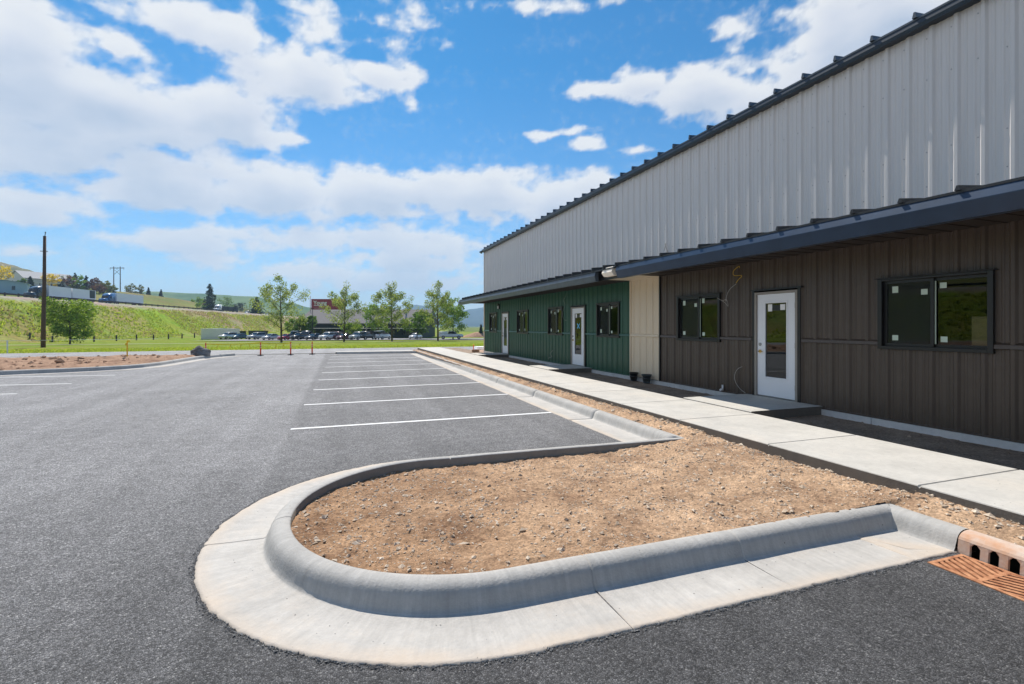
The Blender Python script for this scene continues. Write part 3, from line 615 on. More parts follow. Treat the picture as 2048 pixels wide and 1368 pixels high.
mb = MB(); V3, F3 = dirt_patch('', SWX1-.05, 8.12, -6, 34.5, .06, None, lambda x, y: .150+fnoise(x, y, .7)); mb.add(V3, F3, 0, True); struct(mb.build('dirt', M['dirt_shade'], recalc=False))
# bed of the left-hand island
def left_edge(x):
    for (a, b) in zip(lc, lc[1:]):
        if a[0] <= x <= b[0]: return a[1]+(b[1]-a[1])*(x-a[0])/(b[0]-a[0])
    return 99
def lh(x, y):
    e = y-left_edge(x)-.2; e2 = 31.2-y; return .10+.13*smooth(min(e, e2)/1.5)+noise.fractal(Vector((x*.8, y*.8, 2)), 1, 2, 5)*.10*smooth(min(e, e2)/1.2)
mb = MB(); V4, F4 = dirt_patch('', -44, -5.9, 20.6, 31.4, .16, None, lh, lambda x, y: left_edge(x)+.12 < y < 31.3); mb.add(V4, F4, 0, True); struct(mb.build('dirt', M['dirt_red'], recalc=False))
mb = MB(); V4, F4 = dirt_patch('', 6.6, 16, 28.2, 32.1, .12, None, lambda x, y: .12+fnoise(x, y, 1.6)); mb.add(V4, F4, 0, True); struct(mb.build('dirt', M['dirt_red'], recalc=False))

OCT = [(1,0,0),(-1,0,0),(0,1,0),(0,-1,0),(0,0,1),(0,0,-1)]
OF = [(0,2,4),(2,1,4),(1,3,4),(3,0,4),(2,0,5),(1,2,5),(3,1,5),(0,3,5)]
def pebbles(name, spots, m, sm=False):
    mb = MB(); rnd = random.Random(5)
    for (x, y, z, r) in spots:
        q = Matrix.Rotation(rnd.uniform(0, 6.28), 3, 'Z') @ Matrix.Rotation(rnd.uniform(-.5, .5), 3, 'X')
        sx, sy, sz = r*rnd.uniform(.8, 1.5), r*rnd.uniform(.6, 1.1), r*rnd.uniform(.4, .75)
        vs_ = []
        for o in OCT:
            v = q @ Vector((o[0]*sx+rnd.uniform(-.3, .3)*r, o[1]*sy+rnd.uniform(-.3, .3)*r, o[2]*sz)); vs_.append((x+v.x, y+v.y, z+v.z))
        mb.add(vs_, OF, 0, sm)
    o = mb.build(name, m, recalc=False); o['kind'] = 'stuff'; return o
rnd = random.Random(11); sp = []
while len(sp) < 9000:
    x, y = rnd.uniform(-.4, 4.95), rnd.uniform(3.0, 5.8)
    if not inside_island(x, y, -.01): continue
    edge = (x < .6) or noise.noise(Vector((x*1.5, y*1.5, 20))) > -.05
    if not edge and rnd.random() < .6: continue
    r = min(.034, .0035+rnd.expovariate(1/.0042)); sp.append((x, y, dirt_h(x, y)+r*.15, r))
while len(sp) < 14000:
    y = -2+36*rnd.random()**1.7; x = rnd.uniform(4.58, 4.94) if rnd.random() < .45 else 4.94-abs(rnd.gauss(0, .07))
    if 3 < y < 5.7 and rnd.random() < .4: continue
    r = .004+rnd.expovariate(1/.006); r = min(r, .03); xx = x+.0*max(0, y-6)
    if xx < SK(XB, y)+.01: continue
    sp.append((xx, y, dirt_h(xx-.008*max(0, y-6), y)+r*.2, r))
for k in range(70):
    x, y = rnd.uniform(-.3, 4.6), rnd.uniform(3.1, 5.6)
    if inside_island(x, y, -.06): sp.append((x, y, dirt_h(x, y)+.004, rnd.uniform(.014, .030)))
pebbles('gravel', sp, M['stone'])
sp = []
for k in range(1500):
    y = -1+22*rnd.random()**1.4; x = rnd.uniform(6.5, 8.0); r = min(.03, .004+rnd.expovariate(1/.006)); sp.append((x, y, .155+fnoise(x, y, .7), r))
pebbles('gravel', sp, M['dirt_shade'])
for k in range(1): pass
sp = []
for k in range(700):
    x = rnd.uniform(-22, -7.6); y = rnd.uniform(21, 31)
    if y < left_edge(x)+.35: continue
    r = min(.22, .02+rnd.expovariate(1/.03)); sp.append((x, y, lh(x, y)+r*.1, r))
pebbles('soil_clods', sp, M['dirt_red'])
# loose asphalt crumbs along the gutter lip
sp = []
def lip_pt(t):
    # along the lip from the right corner round the nose
    L1 = 3.0; L2 = math.pi*2.0; 
    if t < L1: return (4.0-t, 2.405, 0, -1)
    a = -math.pi/2-(t-L1)/2.0
    return (1+2.0*math.cos(a), 4.4+2.0*math.sin(a), math.cos(a), math.sin(a))
for k in range(3600):
    t = rnd.uniform(0, 3+2.0*2.6); x, y, ox, oy = lip_pt(t); s_ = rnd.gauss(.008, .014)-(.012 if noise.noise(Vector((t*5, 0, 0))) > .1 else 0)
    r = min(.009, .0025+rnd.expovariate(1/.0016)); sp.append((x+ox*s_, y+oy*s_, .003+r*.25, r))
for k in range(60):
    t = rnd.uniform(0, 3+2.0*2.6); x, y, ox, oy = lip_pt(t); s_ = -rnd.uniform(.03, .35); sp.append((x+ox*s_, y+oy*s_, .006, .004))
pebbles('asphalt_crumbs', sp, M['crumb'])

# ------------------------------------------------------------------ storm drain
def storm_drain():
    t = thing('storm_drain', 'rusty orange cast-iron curb inlet with slotted grate at lower right', 'storm drain', (4.2, 1.9, 0))
    o = lambda x, y, z: (x-4.2, y-1.9, z)
    X0, X1, Y0, Y1 = 4.03, 4.415, 1.50, 2.375; mb = MB()
    def bx(x0, y0, x1, y1, z0, z1): mb.box(x0-4.2, y0-1.9, z0, x1-4.2, y1-1.9, z1)
    bx(X0, Y0, X0+.03, Y1, -.03, .008); bx(X1-.028, Y0, X1, Y1, -.03, .008); bx(X0+.03, Y1-.028, X1-.028, Y1, -.03, .008); bx(X0+.03, Y0, X1-.028, Y0+.028, -.03, .008)
    ym = 2.085; ym2 = 1.80
    for q in (ym, ym2): bx(X0+.03, q-.016, X1-.028, q+.016, -.03, .0075)
    # diagonal bars, two halves leaning opposite ways
    def bars(ya, yb, slope):
        import itertools
        w = .030; pitch = .105; xa, xb = X0+.03, X1-.028
        k = -20
        while k < 30:
            c0 = ya+k*pitch; k += 1
            pts = []
            for (px_, py_) in ((xa, c0-w), (xb, c0-w+slope*(xb-xa)), (xb, c0+w+slope*(xb-xa)), (xa, c0+w)): pts.append([px_, py_])
            # clip to [ya,yb]
            def clip(poly, lim, keep):
                out = []
                for i in range(len(poly)):
                    p, q = poly[i], poly[(i+1) % len(poly)]
                    if keep(p[1]): out.append(p)
                    if keep(p[1]) != keep(q[1]):
                        tt = (lim-p[1])/(q[1]-p[1]); out.append([p[0]+(q[0]-p[0])*tt, lim])
                return out
            pts = clip(pts, ya, lambda v: v >= ya); 
            if len(pts) > 2: pts = clip(pts, yb, lambda v: v <= yb)
            if len(pts) > 2: mb.prism([(p[0]-4.2, p[1]-1.9) for p in pts], 'z', -.028, .006)
    bars(ym+.016, Y1-.028, 1.9); bars(ym2+.016, ym-.016, -1.9); bars(Y0+.028, ym2-.016, 1.9)
    mb.build('grate', M['rust'], t, bevel=.0025)
    h = MB()
    cap = [(4.60, .10), (4.60, .146), (4.585, .154), (4.55, .157), (4.51, .153), (4.475, .142), (4.45, .122), (4.438, .10)]
    h.prism([(p[0]-4.2, p[1]) for p in cap], 'y', 1.46-1.9, 2.408-1.9)
    ys = [2.408, 2.333, 2.27, 2.222, 2.16, 2.11, 2.045, 1.995, 1.93, 1.88, 1.815, 1.765, 1.70, 1.65, 1.585, 1.46]
    for i in range(0, len(ys), 2):
        a, b = ys[i], ys[i+1]
        h.prism([(4.425-4.2, -.03), (4.44-4.2, .10), (4.462-4.2, .10), (4.452-4.2, -.03)], 'y', b-1.9, a-1.9)
        if i+2 < len(ys):   # arched top corners of the opening
            c_, d_ = ys[i+1], ys[i+2]; w = (c_-d_)*.33
            h.prism([(c_-1.9, .10), (c_-1.9, .072), (c_-w-1.9, .10)], 'x', .240, .262); h.prism([(d_-1.9, .10), (d_+w-1.9, .10), (d_-1.9, .072)], 'x', .240, .262)
    h.build('inlet_hood', M['rustc'], t, bevel=.004)
    v = MB(); v.box(4.02-4.2, 1.49-1.9, -.6, 4.06-4.2+.0, 2.39-1.9, -.031); v.quad((-.17, -.41, -.45), (.39, -.41, -.45), (.39, .49, -.45), (-.17, .49, -.45))
    v.box(.385, -.44, -.6, .40, .508, .099)
    v.quad((-.14, .48, -.45), (.38, .48, -.45), (.38, .48, -.03), (-.14, .48, -.03)); v.build('pit', M['void'], t)
storm_drain()
# the asphalt sheet must be open under the drain: rebuild it as strips round the pit
old = bpy.data.objects['car_park_asphalt']; bpy.data.objects.remove(old)
mb = MB(); xa, xb, ya, yb = 4.035, 4.6, 1.5, 2.37
for (x0, y0, x1, y1) in ((-70, -40, xa, 33.2), (xb, -40, 60, 33.2), (xa, -40, xb, ya), (xa, yb, xb, 33.2)): mb.quad((x0, y0, 0), (x1, y0, 0), (x1, y1, 0), (x0, y1, 0))
struct(mb.build('car_park_asphalt', M['asphalt'], recalc=False))

# ------------------------------------------------------------------ metal building
XW = 8.07; BY0, BY1 = -14.0, 27.85
bld = thing('metal_building', 'long new metal building, pale grey upper siding over brown, beige and green bays', 'building', (XW, 0, 0))
def LX(x): return x-XW
def rib_profile(y0, y1, first=.12):
    """breakpoints (y, protrusion) of the ribbed sheet between y0 and y1; major ribs every .305 m"""
    P = [(y0, 0)]; k = math.floor((y0-first)/.305)-1
    while True:
        c = first+k*.305; k += 1
        if c-.05 > y1: break
        for dy, h in ((-.045, 0), (-.020, .030), (.020, .030), (.045, 0)): P.append((c+dy, h))
        for q in (.105, .20):
            for dy, h in ((-.020, 0), (-.008, .008), (.008, .008), (.020, 0)): P.append((c+q+dy, h))
    P = [p for p in P if y0 < p[0] < y1]; P.sort()
    return [(y0, 0)]+P+[(y1, 0)]
def siding(name, y0, y1, z0, z1, m, openings=(), screws=(), x=XW, parent=bld):
    P = rib_profile(y0, y1)
    for (a, b, c, d) in openings:
        for yy in (a, b):
            for i in range(len(P)-1):
                if P[i][0] < yy-1e-4 < P[i+1][0]-1e-3:
                    t = (yy-P[i][0])/(P[i+1][0]-P[i][0]); P.insert(i+1, (yy, P[i][1]+t*(P[i+1][1]-P[i][1]))); break
    mb = MB()
    for (ya, ha), (yb, hb) in zip(P, P[1:]):
        if yb-ya < 1e-5: continue
        ym = (ya+yb)/2; cuts = sorted((c, d) for (a, b, c, d) in openings if a < ym < b)
        z = z0; segs = []
        for c, d in cuts:
            if c > z: segs.append((z, c))
            z = max(z, d)
        if z < z1: segs.append((z, z1))
        for c, d in segs: mb.quad((LX(x-ha), yb, c), (LX(x-ha), ya, c), (LX(x-ha*1), ya, d), (LX(x-hb), yb, d)) if False else mb.quad((LX(x-hb), yb, c), (LX(x-ha), ya, c), (LX(x-ha), ya, d), (LX(x-hb), yb, d))
    rnd = random.Random(3)
    for z in screws:
        k = math.floor(y0/.305)
        while True:
            c = .12+k*.305; k += 1
            if c > y1-.05: break
            if c < y0+.05: continue
            if any(a-.05 < c < b+.05 and cc-.03 < z < d+.03 for (a, b, cc, d) in openings): continue
            zz = z+rnd.uniform(-.012, .012)
            mb.box(LX(x-.006), c+.060, zz-.006, LX(x+.001), c+.072, zz+.006, 1)
    return mb.build(name, [m, M['steel']], parent, recalc=False)
ZB, ZR = .268, 3.07     # base and top of the lower siding
WIN = [(4.02, 5.37), (8.90, 10.28), (13.09, 14.39), (17.12, 18.40), (20.74, 22.11), (25.40, 26.67)]
WZ0, WZ1 = 1.40, 2.43
DOORS = [(6.84, 7.90), (15.25, 16.35), (23.4, 24.5)]
DZ0, DZ1 = .33, 2.43
extra_win = [(-1.2, .15), (-8, -6.7)]; extra_door = [(-4.2, -3.2)]
def ops(a, b):
    r = [(w[0], w[1], WZ0, WZ1) for w in WIN+extra_win if a < w[0] < b]
    r += [(d[0], d[1], 0, DZ1) for d in DOORS+extra_door if a < d[0] < b]
    return r
BROWN, BEIGE, GREEN = (BY0, 11.03), (11.07, 12.43), (12.47, BY1)
siding('brown_siding', *BROWN, ZB, ZR, M['brown_s'], ops(*BROWN))
siding('beige_siding', *BEIGE, ZB, ZR, M['beige_s'])
siding('green_siding', *GREEN, ZB, ZR, M['green_s'], ops(*GREEN))
siding('upper_siding', BY0, BY1, 3.10, 6.12, M['white_s'], screws=(3.75, 4.25, 5.3, 5.9))
mb = MB()
for (y0, y1, m_) in ((*BROWN, 0), (*BEIGE, 1), (*GREEN, 2)):   # horizontal trim band, interrupted at openings
    edges = [y0+.02]; 
    for (a, b, c, d) in sorted(ops(y0, y1)): edges += [a-.05, b+.05]
    edges.append(y1-.02)
    for a, b in zip(edges[::2], edges[1::2]):
        if b-a > .05: mb = MB(); mb.prism([(LX(XW-.048), 1.425), (LX(XW-.040), 1.475), (LX(XW-.002), 1.505), (LX(XW-.002), 1.415)], 'y', a, b); mb.build('trim_band', M[('brown_s', 'beige_s', 'green_s')[m_]], bld)
def post(name, y0, y1, z0, z1, m, d=.042): b = MB(); b.box(LX(XW-d), y0, z0, LX(XW+.01), y1, z1); return b.build(name, m, bld, bevel=.004)
post('corner_trim', 11.025, 11.075, ZB-.02, ZR, M['black']); post('corner_trim', 12.425, 12.475, ZB-.02, ZR, M['beige_s'])
post('corner_trim', BY1-.06, BY1+.05, ZB-.02, 3.1, M['beige_s']); post('corner_trim', BY1-.05, BY1+.06, 3.1, 6.12, M['white_s'])
post('base_trim', BY0, 6.80, ZB-.012, ZB+.012, M['brown_s'], .036); post('base_trim', 7.93, 11.02, ZB-.012, ZB+.012, M['brown_s'], .036)
post('base_trim', 12.48, 15.2, ZB-.012, ZB+.012, M['green_s'], .036); post('base_trim', 16.4, 23.36, ZB-.012, ZB+.012, M['green_s'], .036)
mb = MB(); y = BY0; rnd = random.Random(2)
while y < BY1:
    e = min(BY1+.02, y+2.44)
    if not any(d[0]-.3 < e < d[1]+.3 for d in DOORS): pass
    mb.box(LX(XW-.052-rnd.uniform(0, .004)), y+.004, .02, LX(XW+.1), e-.004, ZB-.014); y = e
mb.build('foundation', M['found'], bld)
# shell: end walls, back wall, floor, room partition
mb = MB(); XBk = 24
mb.box(LX(XW+.02), BY1-.03, .1, LX(XBk), BY1+.02, 6.1); mb.box(LX(XW+.02), BY0-.02, .1, LX(XBk), BY0+.03, 6.1); mb.box(LX(XBk), BY0, .1, LX(XBk+.1), BY1, 7.6)
mb.build('side_wall', M['white_s'], bld)
mb = MB(); mb.box(LX(XW+.15), BY0+.1, .2, LX(13), BY1-.1, .29); mb.box(LX(13), BY0+.1, .2, LX(13.1), BY1-.1, 3.2); mb.box(LX(XW+.12), BY0+.1, 3.2, LX(13.1), BY1-.1, 3.25)
for yy in (11.5, 3.0, 19.4): mb.box(LX(XW+.2), yy, .2, LX(13), yy+.1, 3.2)
mb.build('interior', M['room'], bld)
mb = MB(); mb.box(LX(XW+.10), 3.72, 1.40, LX(XW+.45), 4.28, 1.85); mb.build('cardboard', M['cardboard'], bld, bevel=.01)
mb = MB(); mb.tube([(LX(XW+.12), 4.30, 1.3), (LX(XW+.14), 4.22, 1.75), (LX(XW+.15), 4.16, 1.80)], .007); mb.tube([(LX(XW+.12), 4.25, 1.3), (LX(XW+.14), 4.12, 1.72)], .006)
mb.build('trim_stick', M['stick'], bld)

# roofs ------------------------------------------------------------------
def roof(name, xe, ze, xr, zr, y0, y1, m, rib=.075):
    mb = MB(); th = .03
    mb.prism([(LX(xe), ze), (LX(xr), zr), (LX(xr), zr-th), (LX(xe), ze-th)], 'y', y0, y1)
    o = mb.build(name, m, bld); r = MB(); k = math.ceil((y0-.1-3.60)/.61)
    sl = (zr-ze)/(xr-xe)
    while True:
        c = 3.60+k*.61; k += 1
        if c > y1-.02: break
        w0, w1, h = .030, .010, rib
        a = [(c-w0, 0), (c-w1, h), (c+w1, h), (c+w0, 0)]; x0 = xe-.03; z0 = ze-.03*sl
        vs_ = [(LX(x0), y, z0+z) for y, z in a]+[(LX(xr), y, zr+z) for y, z in a]
        r.add(vs_, [(0, 1, 5, 4), (1, 2, 6, 5), (2, 3, 7, 6), (0, 3, 2, 1)])
    ro = r.build('roof_rib', m, o); ro['kind'] = 'stuff'
    return o
XE, XU = 6.63, 7.93
roof('canopy_roof', XE+.02, 3.262, XW-.005, 3.262+.13, BY0, 11.0, M['rooft'], .058)
roof('canopy_roof', XE+.0, 3.235, XW-.005, 3.235+.13, 11.02, BY1+.12, M['rooft'], .10)
# closing flashing on the green canopy end, seen above the gutter
mb = MB(); mb.prism([(LX(XE+.05), 3.22), (LX(XW-.01), 3.36), (LX(XW-.01), 3.46), (LX(XE+.05), 3.33)], 'y', 10.98, 11.02); mb.build('rake_trim', M['black'], bld)
roof('upper_roof', XU-.01, 6.20, 16.0, 6.20+.62, BY0, BY1+.12, M['slate'], .085)
mb = MB(); mb.prism([(LX(16), 6.79), (LX(16), 6.82), (LX(24.2), 6.25), (LX(24.2), 6.22)], 'y', BY0, BY1+.12); mb.build('upper_roof', M['slate'], bld)
mb = MB()
mb.prism([(LX(XU), 6.045), (LX(XU-.012), 6.10), (LX(XU), 6.19), (LX(XW+.02), 6.19), (LX(XW+.02), 6.045)], 'y', BY0, BY1+.08)
mb.build('fascia', M['fasc'], bld)
def gutter_poly(xe, zt, zb): m_ = zt-.14; return [(LX(xe+.05), zt), (LX(xe+.0), m_+.004), (LX(xe+.0), m_-.004), (LX(xe+.07), zb), (LX(xe+.19), zb), (LX(xe+.19), zt)]
mb = MB(); mb.prism([(LX(XU+.03), 6.17), (LX(XU-.10), 6.12), (LX(XU-.10), 6.08), (LX(XU+.03), 6.0)], 'y', BY1+.082, BY1+.32); mb.build('gutter_end', M['navy'], bld)
mb = MB(); mb.prism(gutter_poly(XE-.01, 3.262, 2.94), 'y', BY0, 10.93); mb.build('gutter', M['navy'], bld)
mb = MB(); mb.prism(gutter_poly(XE-.012, 3.262, 3.03), 'y', 11.12, 11.62); mb.build('gutter_end', M['cream'], bld)
mb = MB(); mb.prism([(LX(XE+.03), 3.215), (LX(XE+.0), 3.10), (LX(XE+.035), 2.945), (LX(XE+.12), 2.945), (LX(XE+.12), 3.215)], 'y', 12.02, BY1+.15); mb.build('gutter', M['slate'], bld)
mb = MB(); mb.prism(gutter_poly(XE-.03, 3.235, 2.96), 'y', BY1+.16, BY1+.5); mb.build('gutter_end', M['slate'], bld)
# inner fascia board and soffit
mb = MB(); mb.box(LX(XE+.21), BY0, 2.97, LX(XE+.25), BY1+.1, 3.22); mb.build('fascia', M['black'], bld)
for a, b, m_ in ((BY0, 11.05, 'soffit'), (11.05, 12.45, 'beige_s'), (12.45, BY1+.1, 'soffit')):
    mb = MB(); mb.box(LX(XE+.252), a, 3.045, LX(XW-.002), b, 3.06)
    if m_ == 'soffit':
        y = a+.15
        while y < b-.05: mb.box(LX(XE+.252), y, 3.035, LX(XW-.002), y+.03, 3.044); y += .305
    mb.build('soffit', M[m_], bld)

# windows and doors --------------------------------------------------------
def window(y0, y1, near, parent=bld):
    m = MB(); e = .055; xo = XW-.055
    # outer casing with a drip ledge
    for a, b, c, d in ((y0-e, y0+.01, WZ0-.04, WZ1+.02), (y1-.01, y1+e, WZ0-.04, WZ1+.02)): m.box(LX(xo), a, c, LX(XW+.09), b, d)
    m.box(LX(xo), y0+.01, WZ0-.04, LX(XW+.09), y1-.01, WZ0+.012); m.box(LX(xo), y0+.01, WZ1-.012, LX(XW+.09), y1-.01, WZ1+.02)
    m.box(LX(xo-.03), y0-e-.03, WZ1+.021, LX(XW), y1+e+.03, WZ1+.034)
    w = m.build('window', M['frame'], parent, bevel=.004)
    # sash frames
    ym = (y0+y1)/2
    for a, b, x in ((y0+.012, ym+.02, XW+.035), (ym-.02, y1-.012, XW+.0)):
        z0, z1 = WZ0+.014, WZ1-.014; t = .042; s = MB()
        s.box(LX(x), a, z0, LX(x+.03), a+t, z1); s.box(LX(x), b-t, z0, LX(x+.03), b, z1); s.box(LX(x), a+t, z0, LX(x+.03), b-t, z0+t); s.box(LX(x), a+t, z1-t, LX(x+.03), b-t, z1); s.build('sash', M['frame'], w)
    # pale meeting edge seen on the fixed pane
    p = MB(); p.box(LX(XW+.026), ym-.035, WZ0+.06, LX(XW+.034), ym-.021, WZ1-.06); p.build('meeting_strip', M['sticker'], w)
    g = MB(); a, b = y0+.054, ym-.036; g.quad((LX(XW+.05), b, WZ0+.056), (LX(XW+.05), a, WZ0+.056), (LX(XW+.05), a, WZ1-.056), (LX(XW+.05), b, WZ1-.056)); g.build('pane', M['glass'], w, recalc=False)
    g = MB(); a2, b2 = ym+.022, y1-.054; g.quad((LX(XW+.02), b2, WZ0+.056), (LX(XW+.02), a2, WZ0+.056), (LX(XW+.02), a2, WZ1-.056), (LX(XW+.02), b2, WZ1-.056)); g.build('pane', M['glass'], w, recalc=False)
    g = MB(); g.quad((LX(XW+.010), b2, WZ0+.056), (LX(XW+.010), a2, WZ0+.056), (LX(XW+.010), a2, WZ1-.056), (LX(XW+.010), b2, WZ1-.056)); g.build('insect_screen', M['screen'], w, recalc=False)
    r_ = random.Random(int(y0*7))
    for (ya, za, x) in ((b-.12, WZ1-.17, XW+.046), (b-.13, WZ0+.09, XW+.046), (b2-.16, WZ1-.20, XW+.008), (a2+.04, WZ1-.25, XW+.008), (b2-.16, WZ0+.10, XW+.008)):
        h = .085+r_.uniform(-.01, .03); k = MB(); k.box(LX(x), ya, za, LX(x+.001), ya+.085, za+h); k.build('sticker', M['sticker'], w)
    return w
for i, (a, b) in enumerate(WIN+extra_win): window(a, b, i < 2)

def door(y0, y1, xtape=False, stickers=True, hinge_near=True):
    yw0, yw1 = y0+.085, y1-.085
    fr_ = MB()
    for a, b in ((y0+.03, yw0-.004), (yw1+.004, y1-.03)): fr_.box(LX(XW-.05), a, DZ0-.03, LX(XW+.10), b, DZ1-.03)
    fr_.box(LX(XW-.05), yw0-.004, DZ1-.075, LX(XW+.10), yw1+.004, DZ1-.03)
    f = fr_.build('door_frame', M['jamb'], bld, bevel=.004)
    t = MB()
    for a, b in ((y0-.03, y0+.028), (y1-.028, y1+.03)): t.box(LX(XW-.045), a, ZB, LX(XW+.02), b, DZ1-.001)
    t.box(LX(XW-.06), y0-.06, DZ1, LX(XW+.02), y1+.06, DZ1+.025); t.build('casing', M['frame'], f)
    t = MB(); t.box(LX(XW-.045), yw0-.004, DZ0-.03, LX(XW+.1), yw1+.004, DZ0-.008); t.build('threshold', M['steel'], f)
    d = MB(); z0, z1 = DZ0, DZ1-.08; xf, xb_ = XW-.02, XW+.024; gy0, gy1, gz0, gz1 = yw0+.20, yw1-.20, z0+.38, z1-.18
    for (a, b, c, e) in ((yw0, gy0, z0, z1), (gy1, yw1, z0, z1), (gy0, gy1, z0, gz0), (gy0, gy1, gz1, z1)): d.box(LX(xf), a, c, LX(xb_), b, e)
    dd = d.build('door', M['white'], bld)
    e = MB(); w = .032
    for (a, b, c, g) in ((gy0-w, gy0, gz0-w, gz1+w), (gy1, gy1+w, gz0-w, gz1+w), (gy0, gy1, gz0-w, gz0), (gy0, gy1, gz1, gz1+w)): e.box(LX(xf-.012), a, c, LX(xf-.0), b, g)
    e.build('glazing_bead', M['white'], dd, bevel=.005)
    g = MB(); g.quad((LX(xf+.012), gy1, gz0), (LX(xf+.012), gy0, gz0), (LX(xf+.012), gy0, gz1), (LX(xf+.012), gy1, gz1)); g.build('pane', M['doorglass'], dd, recalc=False)
    h = MB(); yh = yw1-.07
    h.tube([(LX(xf-.014), yh, z0+1.02), (LX(xf), yh, z0+1.02)], .032, 14); h.build('deadbolt', M['steel'], dd)
    h = MB(); h.tube([(LX(xf-.012), yh, z0+.88), (LX(xf), yh, z0+.88)], .034, 14); h.tube([(LX(xf-.05), yh, z0+.88), (LX(xf), yh, z0+.88)], .011, 8)
    h.tube([(LX(xf-.05), yh+.005, z0+.88), (LX(xf-.055), yh-.05, z0+.885), (LX(xf-.045), yh-.10, z0+.875)], [.012, .010, .008], 8); h.build('handle', M['brass'], dd)
    for zz in (z0+.22, z0+1.02, z0+1.78):
        h = MB(); h.tube([(LX(xf-.010), yw0-.004, zz-.05), (LX(xf-.010), yw0-.004, zz+.05)], .011, 8); h.box(LX(xf-.004), yw0-.03, zz-.05, LX(xf-.001), yw0+.02, zz+.05); h.build('hinge', M['jamb'], dd)
    if stickers:
        s = MB(); x = xf+.009
        s.box(LX(x), gy1-.15, gz1-.16, LX(x+.001), gy1-.05, gz1-.02); s.build('sticker', M['trailer'], dd); s = MB(); s.box(LX(x), gy0+.04, gz1-.14, LX(x+.001), gy0+.15, gz1-.03); s.build('sticker', M['trailer'], dd)
        s = MB(); s.box(LX(x), gy0+.16, gz1-.15, LX(x+.001), gy1-.16, gz1-.04); s.build('sticker', M['frame'], dd)
    if xtape:
        s = MB(); cy, cz = (gy0+gy1)/2, gz1-.45; x = xf+.008
        for sg in (-1, 1):
            a = Vector((.75, sg*.66)); n = Vector((-a.y, a.x)); l, w = .13, .022; q = [a*l+n*w, a*l-n*w, -a*l-n*w, -a*l+n*w]
            s.prism([(cy+p.x, cz+p.y) for p in q], 'x', LX(x-.001*sg), LX(x+.001-.001*sg))
        s.build('tape_cross', M['tape'], dd)
for i, (a, b) in enumerate(DOORS+extra_door): door(a, b, xtape=(i == 1))
# porch lamp by the far door
mb = MB(); mb.box(LX(XW-.10), 24.85, 2.62, LX(XW), 25.0, 2.85); mb.box(LX(XW-.14), 24.83, 2.84, LX(XW), 25.02, 2.89); l_ = mb.build('wall_lamp', M['black'], bld, bevel=.01)
mb = MB(); mb.box(LX(XW-.115), 24.86, 2.64, LX(XW-.101), 24.99, 2.78); mb.build('lamp_glass', M['trailer'], l_)

# loose cables -----------------------------------------------------------
def cable(name, label, pts, r, m, smooth_n=6):
    r *= .8; m = M['wire'] if m is M['string'] else m
    P = [Vector(p) for p in pts]; out = []
    for i in range(len(P)-1):
        p0, p1, p2, p3 = P[max(i-1, 0)], P[i], P[i+1], P[min(i+2, len(P)-1)]
        for k in range(smooth_n):
            t = k/smooth_n; out.append(.5*((2*p1)+(p2-p0)*t+(2*p0-5*p1+4*p2-p3)*t*t+(3*p1-p0-3*p2+p3)*t**3))
    out.append(P[-1]); mb = MB(); mb.tube(out, r, 6); return tag(mb.build(name, m), label, 'cable')
X = XW-.05
cable('loose_cable', 'short curl of yellow wire poking out high on brown wall', [(X+.04, 8.30, 2.96), (X-.06, 8.22, 2.98), (X-.03, 8.40, 2.90), (X-.05, 8.36, 2.80), (X-.03, 8.17, 2.78), (X-.02, 8.28, 2.70), (X, 8.36, 2.64)], .006, M['ypaint'])
cable('loose_cable', 'white wire hanging in a loop beside the brown-wall window', [(X+.03, 8.36, 2.64), (X-.03, 8.50, 2.52), (X-.03, 8.60, 2.38), (X-.03, 8.62, 2.26), (X-.05, 8.58, 2.31), (X-.05, 8.70, 2.28), (X-.06, 8.86, 2.35), (X-.03, 8.66, 2.24), (X-.04, 8.55, 2.15), (X-.03, 8.58, 2.28)], .0055, M['string'])
cable('loose_cable', 'thin grey wire hanging near ground left of brown-wall door', [(X+.03, 8.22, .86), (X-.02, 8.30, .80), (X-.03, 8.37, .66), (X-.04, 8.33, .52), (X-.05, 8.20, .40), (X-.05, 8.05, .325)], .006, M['string'])
cable('loose_cable', 'yellow and white cable dangling left of green-wall door', [(X+.03, 16.78, 2.95), (X-.04, 16.72, 2.80), (X-.04, 16.85, 2.68), (X-.04, 16.74, 2.52), (X-.04, 16.90, 2.30), (X-.05, 16.92, 2.10), (X-.05, 16.75, 1.95), (X-.03, 16.6, 1.93)], .005, mat('wire_dull', (.35, .36, .33), .6))
cable('loose_cable', 'short white wire poking from the pale upper siding', [(X+.04, 10.72, 3.62), (X-.05, 10.72, 3.82), (X-.07, 10.66, 3.84), (X-.05, 10.78, 3.66)], .009, M['string'])
cable('loose_cable', 'tangled wire low on green wall below the first window', [(X+.03, 18.0, .75), (X-.04, 18.1, .62), (X-.04, 17.95, .5), (X-.05, 18.2, .45), (X-.04, 18.25, .36)], .008, M['string'])
mb = MB(); mb.tube([(XW-.07, 8.73, .30), (XW-.07, 8.73, .42)], .02, 10); mb.tube([(XW-.16, 8.70, .315), (XW-.04, 8.80, .315)], .022, 10); tag(mb.build('pipe_stub', M['trailer']), 'stubby white pipe lying at the foot of the brown wall', 'pipe')

